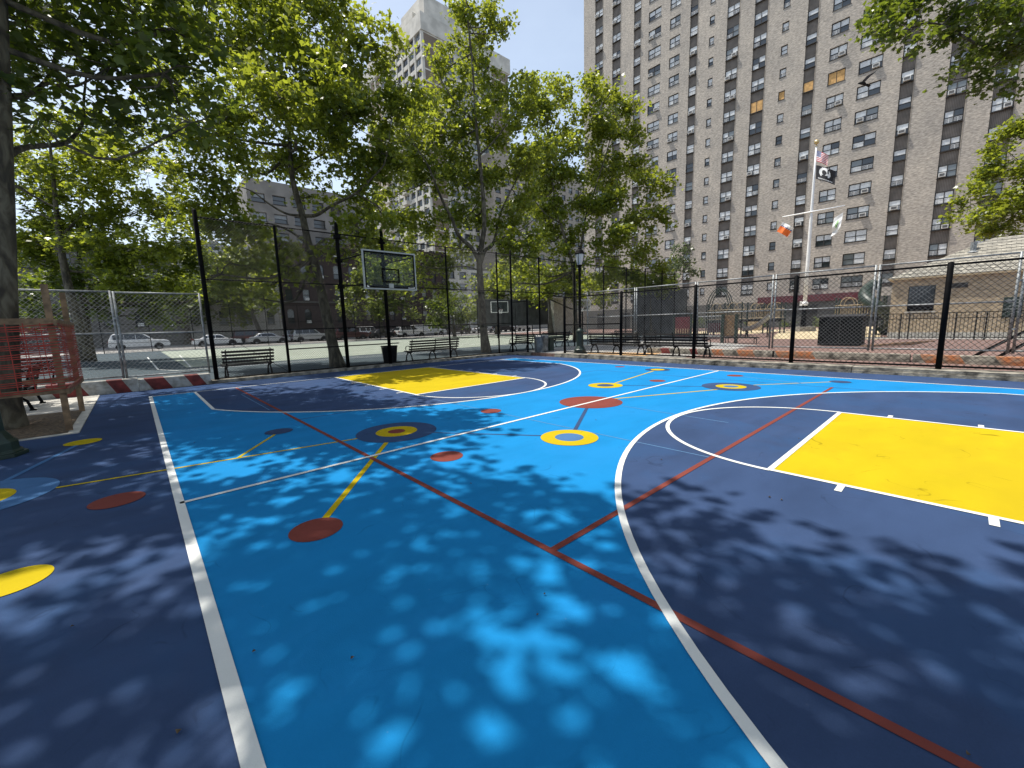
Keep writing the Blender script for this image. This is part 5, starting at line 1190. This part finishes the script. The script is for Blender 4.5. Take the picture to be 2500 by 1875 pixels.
# ------------------------------------------------------------------ cars
def car(label, x0, x1, y, kind, paintm, fl=1, z0=-.03):
    """side-on car between x0 and x1, near flank at y; fl=1 nose to +x"""
    L_ = x1-x0; W_ = 1.82; t = thing('parked_car', label, 'car', ((x0+x1)/2, y+W_/2, z0), 'cars parked along the street')
    P = {'suv': ([(0, .45), (.005, .72), (.015, 1.08), (.06, 1.12), (.70, 1.10), (.92, 1.04), (.98, .92), (1, .6), (.99, .38), (.02, .38)], [(.015, 1.10), (.075, 1.66), (.11, 1.75), (.50, 1.77), (.585, 1.70), (.725, 1.09)]),
         'sedan': ([(0, .45), (.01, .72), (.06, .92), (.2, .95), (.72, .92), (.93, .82), (.985, .68), (1, .5), (.985, .32), (.02, .34)], [(.14, .92), (.27, 1.32), (.33, 1.38), (.52, 1.40), (.58, 1.36), (.74, .91)]),
         'van': ([(0, .42), (.01, .7), (.02, 1.05), (.10, 1.08), (.74, 1.05), (.93, .95), (.985, .78), (1, .55), (.99, .36), (.02, .36)], [(.02, 1.03), (.05, 1.66), (.10, 1.74), (.52, 1.75), (.60, 1.68), (.80, 1.03)]),
         'jeep': ([(0, .5), (.0, 1.05), (.05, 1.1), (.68, 1.1), (.97, 1.05), (1, .9), (1, .5), (.98, .45), (.02, .45)], [(.01, 1.08), (.02, 1.78), (.05, 1.82), (.60, 1.82), (.62, 1.78), (.68, 1.08)]),
         'truck': ([(0, .45), (0, 1.0), (.02, 1.05), (.62, 1.05), (.84, 1.05), (.95, .98), (.99, .85), (1, .55), (.99, .4), (.02, .4)], [(.48, 1.03), (.485, 1.85), (.50, 1.92), (.66, 1.92), (.70, 1.86), (.82, 1.04)])}[kind]
    X = (lambda u: x0+u*L_) if fl > 0 else (lambda u: x1-u*L_)
    yc = y+W_/2
    body = MB(); lay = []
    low = [(X(a), z0+b) for a, b in P[0]]
    n = len(low)
    for yy_, sh in ((y+.02, .96), (y, 1.), (y+W_, 1.), (y+W_-.02, .96)): lay.append([(xx, yy_, zz) for xx, zz in low])
    V = [q for l in ([lay[1], lay[2]]) for q in l]
    body.add(V, [tuple(range(n)), tuple(range(2*n-1, n-1, -1))]+[(n+i, n+(i+1) % n, (i+1) % n, i) for i in range(n)])
    up = [(X(a), z0+b) for a, b in P[1]]; m_ = len(up); zt = max(z for _, z in up); zb = min(z for _, z in up)
    inn = lambda z: .07+.20*(z-zb)/(zt-zb)
    V = [(xx, y+inn(zz), zz) for xx, zz in up]+[(xx, y+W_-inn(zz), zz) for xx, zz in up]
    body.add(V, [tuple(range(m_)), tuple(range(2*m_-1, m_-1, -1))]+[(m_+i, m_+(i+1) % m_, (i+1) % m_, i) for i in range(m_)])
    if kind == 'truck':
        a, b = sorted((X(0.0), X(.40))); body.mm(a, b, y+.05, y+W_-.05, z0+1.05, z0+1.85); 
    bo = build('body', body, paintm, t, True, bevel=.045)
    bo.modifiers.new('normals', 'WEIGHTED_NORMAL')
    # side glass, windscreens
    gl = MB(); us = [a for a, _ in P[1]]
    def topz(u):
        for (a, b), (c, d) in zip(P[1][:-1], P[1][1:]):
            if a <= u <= c: return b+(d-b)*(u-a)/(c-a+1e-9)
        return zb
    cuts = {'suv': [(.085, .255), (.262, .435), (.445, .67)], 'sedan': [(.25, .30), (.32, .45), (.47, .66)], 'van': [(.06, .28), (.30, .48), (.50, .72)], 'jeep': [(.04, .26), (.29, .44), (.46, .63)], 'truck': [(.52, .62), (.625, .75)]}[kind]
    zl = z0+{'suv': 1.15, 'sedan': .97, 'van': 1.12, 'jeep': 1.17, 'truck': 1.15}[kind]
    for a, b in cuts:
        for side in (0, 1):
            pts = []
            for u in (a, b): pts.append((u, zl))
            for u in (b, (a+b)/2, a): pts.append((u, max(zl+.05, z0+topz(u)-.09)))
            V = [(X(u), (y+inn(z)-.012) if side == 0 else (y+W_-inn(z)+.012), z) for u, z in pts]
            gl.add(V, [tuple(range(5)) if side == 0 else tuple(range(4, -1, -1))])
    for (a, b) in ((P[1][-2], P[1][-1]), (P[1][0], P[1][1])):
        off = .015 if b[0] > .5 else -.015
        q0 = (a[0]+(b[0]-a[0])*.12, a[1]+(b[1]-a[1])*.12); q1 = (a[0]+(b[0]-a[0])*.86, a[1]+(b[1]-a[1])*.86)
        V = []
        for u, zz in (q0, q1): z = z0+zz; V += [(X(u+off/ L_*2), y+inn(z)+.06, z+.012), (X(u+off/L_*2), y+W_-inn(z)-.06, z+.012)]
        gl.add(V, [(0, 1, 3, 2)])
    build('window', gl, M['carglass'], t)
    r = .34 if kind != 'jeep' else .38
    for u in (.19, .80):
        for yy_, s_ in ((y-.01, 1), (y+W_+.01, -1)):
            w = MB(); xx = X(u); k = 22
            prof = [(r*.55, .02), (r*.93, 0), (r, .05), (r, .2), (r*.5, .22)]
            V = [(xx+q*cos(2*pi*j/k), yy_+s_*d, z0+r+q*sin(2*pi*j/k)) for q, d in prof for j in range(k)]
            w.add(V, [(i*k+j, i*k+(j+1) % k, (i+1)*k+(j+1) % k, (i+1)*k+j) for i in range(len(prof)-1) for j in range(k)])
            wh = build('wheel', w, M['rubber'], t, True)
            w = MB(); V = [(xx, yy_+s_*.015, z0+r)]+[(xx+r*.58*cos(2*pi*j/20), yy_+s_*.03, z0+r+r*.58*sin(2*pi*j/20)) for j in range(20)]
            w.add(V, [(0, 1+j, 1+(j+1) % 20) for j in range(20)]); build('rim', w, M['rim'], wh)
        w = MB(); xx = X(u); V = [(xx+(r+.07)*cos(pi*j/14), y-.006, z0+r+(r+.07)*sin(pi*j/14)) for j in range(15)]+[(xx-(r+.07), y-.006, z0+.3), (xx+(r+.07), y-.006, z0+.3)]
        w.add(V, [tuple(range(17))]); build('wheel_arch', w, M['rubber'], t)
    for yy_ in (y+.06, y+W_-.42):
        w = MB(); a, b = sorted((X(.955), X(.997))); w.mm(a, b+.0, yy_, yy_+.36, z0+.68, z0+.82); build('headlight', w, M['lampglass'], t)
        w = MB(); a, b = sorted((X(-.003), X(.03))); w.mm(a, b, yy_, yy_+.32, z0+.78, z0+.98); build('taillight', w, M['redpaint'], t)
    w = MB(); a, b = sorted((X(-.006), X(1.006))); w.mm(a, b, y+.1, y+W_-.1, z0+.36, z0+.50); build('bumper', w, M['rubber'] if kind in ('jeep', 'suv') else paintm, t)
    w = MB(); w.mm(*sorted((X(.635), X(.675))), y-.13, y+.0, z0+1.0, z0+1.12); build('mirror', w, paintm, t)
    return t
CW = mat('car_white', (.72, .72, .70), .3, .03, 2, coat=.7); CS = mat('car_silver', (.42, .43, .44), .3, .04, 2, metal=.5, coat=.6); CG = mat('car_grey', (.20, .21, .225), .3, .04, 2, metal=.4, coat=.6); CK = mat('car_black', (.014, .014, .016), .25, .05, 2, coat=.8); CR = mat('car_dark_red', (.075, .012, .014), .3, .05, 2, coat=.7)
Y1_, Y2_ = 57.4, 61.8
car('white off-roader with dark windows, leftmost of the parked cars', -2.0, 2.85, Y1_, 'suv', CW)
car('white saloon between the thick street tree and the tall corner post', 4.75, 9.35, Y1_, 'sedan', CW)
car('silver saloon behind the short bench', 10.0, 14.6, Y1_, 'sedan', CS)
car('dark red estate mostly hidden behind the silver saloon', 9.2, 13.6, Y2_, 'van', CR)
car('grey people carrier half hidden behind the silver off-roader', 15.2, 19.8, Y2_, 'van', CS)
car('silver off-roader left of the leaning plane trunk', 14.9, 19.6, Y1_, 'suv', CS)
car('dark red off-roader right of the leaning plane trunk', 20.3, 24.9, Y1_, 'suv', CR)
car('boxy white off-roader in the far lane behind the backboard pole', 25.4, 29.2, Y2_, 'jeep', CW)
car('black saloon left of the backboard pole', 25.1, 29.2, Y1_, 'sedan', CK)
car('black saloon in the far lane behind the white crossover', 29.8, 34.2, Y2_, 'sedan', CK)
car('white crossover left of the utility truck', 29.6, 34.3, Y1_, 'suv', CW)
car('white utility truck with a tall rear box', 34.9, 41.0, Y2_, 'truck', CW)
car('black car in the shade under the dark rounded tree', 41.6, 46.4, Y2_, 'suv', CK)
car('grey car right of the forked plane trunk', 47.4, 52.2, Y2_, 'sedan', CS)
car('dark off-roader behind the grey windscreen fence', 52.8, 57.4, Y2_, 'suv', CK)
car('pale off-roader seen past the gate behind the windscreen fence', 58.0, 62.6, Y2_, 'suv', CS)
# slim street light on the far pavement
t = thing('street_light', 'slim pale street light pole in front of the white row house', 'street light', (15.6, 65.6, .08))
w = MB(); w.tube([(15.6, 65.6, .08), (15.55, 65.6, 8.8), (15.4, 65.6, 9.4), (14.2, 65.6, 9.75)], [.13, .10, .07, .05], 10); build('pole', w, M['paleconc'], t, True)
w = MB(); w.mm(13.3, 14.25, 65.45, 65.75, 9.68, 9.84); build('lamp_head', w, M['alu'], t, bevel=.03)
w = MB(); w.tube([(15.6, 65.6, 6.2), (14.3, 65.6, 5.4)], .09, 8); build('banner_arm', w, M['black'], t)
# flying pigeon
def pigeon(loc, label, s=1.):
    t = thing('pigeon', label, 'bird', tuple(loc), 'birds in flight'); x, y, z = loc; R_ = AR; 
    def P(a, b, c): return tuple(np.array(loc)+(AR*a+AU*b+AF*c)*s)
    w = MB(); w.tube([P(-.16, -.03, 0), P(-.12, .0, 0), P(-.04, .01, 0), P(.06, -.02, 0), P(.14, -.06, 0), P(.22, -.09, 0)], [.012, .04, .062, .058, .03, .012], 10)
    w.tube([P(-.13, .0, 0), P(-.19, -.01, 0)], [.036, .02], 8); w.add([P(.14, -.05, -.05), P(.14, -.05, .05), P(.30, -.13, .07), P(.30, -.13, -.07)], [(0, 1, 2, 3)]); build('body', w, M['rubber'], t, True)
    for sg_ in (-1, 1):
        w = MB(); V = [P(-.06, .04, .03*sg_), P(.06, .02, .03*sg_), P(.02, .16, .20*sg_), P(.14, .13, .22*sg_), P(.26, .22, .40*sg_), P(.22, .17, .40*sg_)]
        w.add(V, [(0, 1, 3, 2), (2, 3, 5, 4)]); build('wing', w, M['bird'], t)
M['bird'] = mat('pigeon_wing', (.10, .10, .105), .8, .3, 20)
pigeon(at(2106, 203, 17), 'dark pigeon in flight with raised wings before the wide tower windows')
pigeon(at(2268, 109, 24), 'small brown bird flying under the dangling bough', .75)
# fallen leaves and grit on the paint
w = MB()
for (px, py) in [(176, 1529), (435, 1785), (642, 1013), (475, 1080), (860, 1605), (1330, 1450), (1312, 1500), (2363, 1840), (1878, 1213), (1908, 1220), (872, 997), (1455, 1025), (1615, 1122), (1950, 1070), (2250, 985), (620, 1590), (1150, 1180)]:
    d = at(px, py, 1.)-CAM; q = CAM+d*(-(1.6-.010)/d[2]); a = rng.uniform(0, 6.28); s_ = rng.uniform(.008, .015)
    w.add([(q[0]+s_*cos(a+k)*(1 if i % 2 else .55), q[1]+s_*sin(a+k)*(1 if i % 2 else .55), .010+.008*(i % 3 == 0)) for i, k in enumerate(np.linspace(0, 6.28, 7)[:6])], [tuple(range(6))])
tag(build('fallen_leaves', w, M['soil']), kind='stuff')

# ------------------------------------------------------------------ light
SUN_EL, SUN_AZ = radians(66), atan2(-.37, .93)   # azimuth from +y towards +x
sd = Vector((sin(SUN_AZ)*cos(SUN_EL), cos(SUN_AZ)*cos(SUN_EL), sin(SUN_EL)))
sl = bpy.data.lights.new('sun', 'SUN'); sl.energy = 5.0; sl.angle = radians(.53); sl.color = (1., .955, .88)
so = bpy.data.objects.new('sun', sl); COL.objects.link(so); so.rotation_euler = sd.to_track_quat('Z', 'Y').to_euler()
W = bpy.data.worlds.new('World'); SC.world = W; W.use_nodes = True
N, L = W.node_tree.nodes, W.node_tree.links; bgn = N['Background']
sk = N.new('ShaderNodeTexSky'); sk.sky_type = 'NISHITA'; sk.sun_disc = False; sk.sun_elevation = SUN_EL; sk.sun_rotation = SUN_AZ; sk.air_density = 1.0; sk.dust_density = 2.5; sk.ozone_density = 1.0
tc = N.new('ShaderNodeTexCoord'); sx = N.new('ShaderNodeSeparateXYZ'); L.new(tc.outputs['Generated'], sx.inputs[0])
hz = N.new('ShaderNodeMapRange'); hz.inputs[1].default_value = .0; hz.inputs[2].default_value = .95; hz.inputs[3].default_value = .78; hz.inputs[4].default_value = .05; L.new(sx.outputs['Z'], hz.inputs[0])
cn = N.new('ShaderNodeTexNoise'); cn.inputs['Scale'].default_value = 3.2; cn.inputs['Detail'].default_value = 7; cn.inputs['Roughness'].default_value = .55; cmp_ = N.new('ShaderNodeMapping'); cmp_.inputs['Scale'].default_value = (1, 1, 2.4); L.new(tc.outputs['Generated'], cmp_.inputs[0]); L.new(cmp_.outputs[0], cn.inputs['Vector'])
cr = N.new('ShaderNodeMapRange'); cr.inputs[1].default_value = .35; cr.inputs[2].default_value = .7; cr.inputs[3].default_value = .80; cr.inputs[4].default_value = 1.15; L.new(cn.outputs['Fac'], cr.inputs[0])
hm = N.new('ShaderNodeMath'); hm.operation = 'MULTIPLY'; hm.use_clamp = True; L.new(hz.outputs[0], hm.inputs[0]); L.new(cr.outputs[0], hm.inputs[1])
mx = N.new('ShaderNodeMix'); mx.data_type = 'RGBA'; L.new(hm.outputs[0], mx.inputs[0]); L.new(sk.outputs[0], mx.inputs[6]); mx.inputs[7].default_value = (6.5, 7.7, 9.1, 1)
L.new(mx.outputs[2], bgn.inputs['Color']); bgn.inputs['Strength'].default_value = .122
SC.view_settings.view_transform = 'Standard'; SC.view_settings.look = 'None'; SC.view_settings.exposure = .35; SC.view_settings.gamma = 1
SC.render.engine = 'CYCLES'; SC.cycles.use_denoising = True; SC.cycles.max_bounces = 8; SC.cycles.transparent_max_bounces = 24; SC.cycles.sample_clamp_indirect = 6
print('leaves', TOT[0])
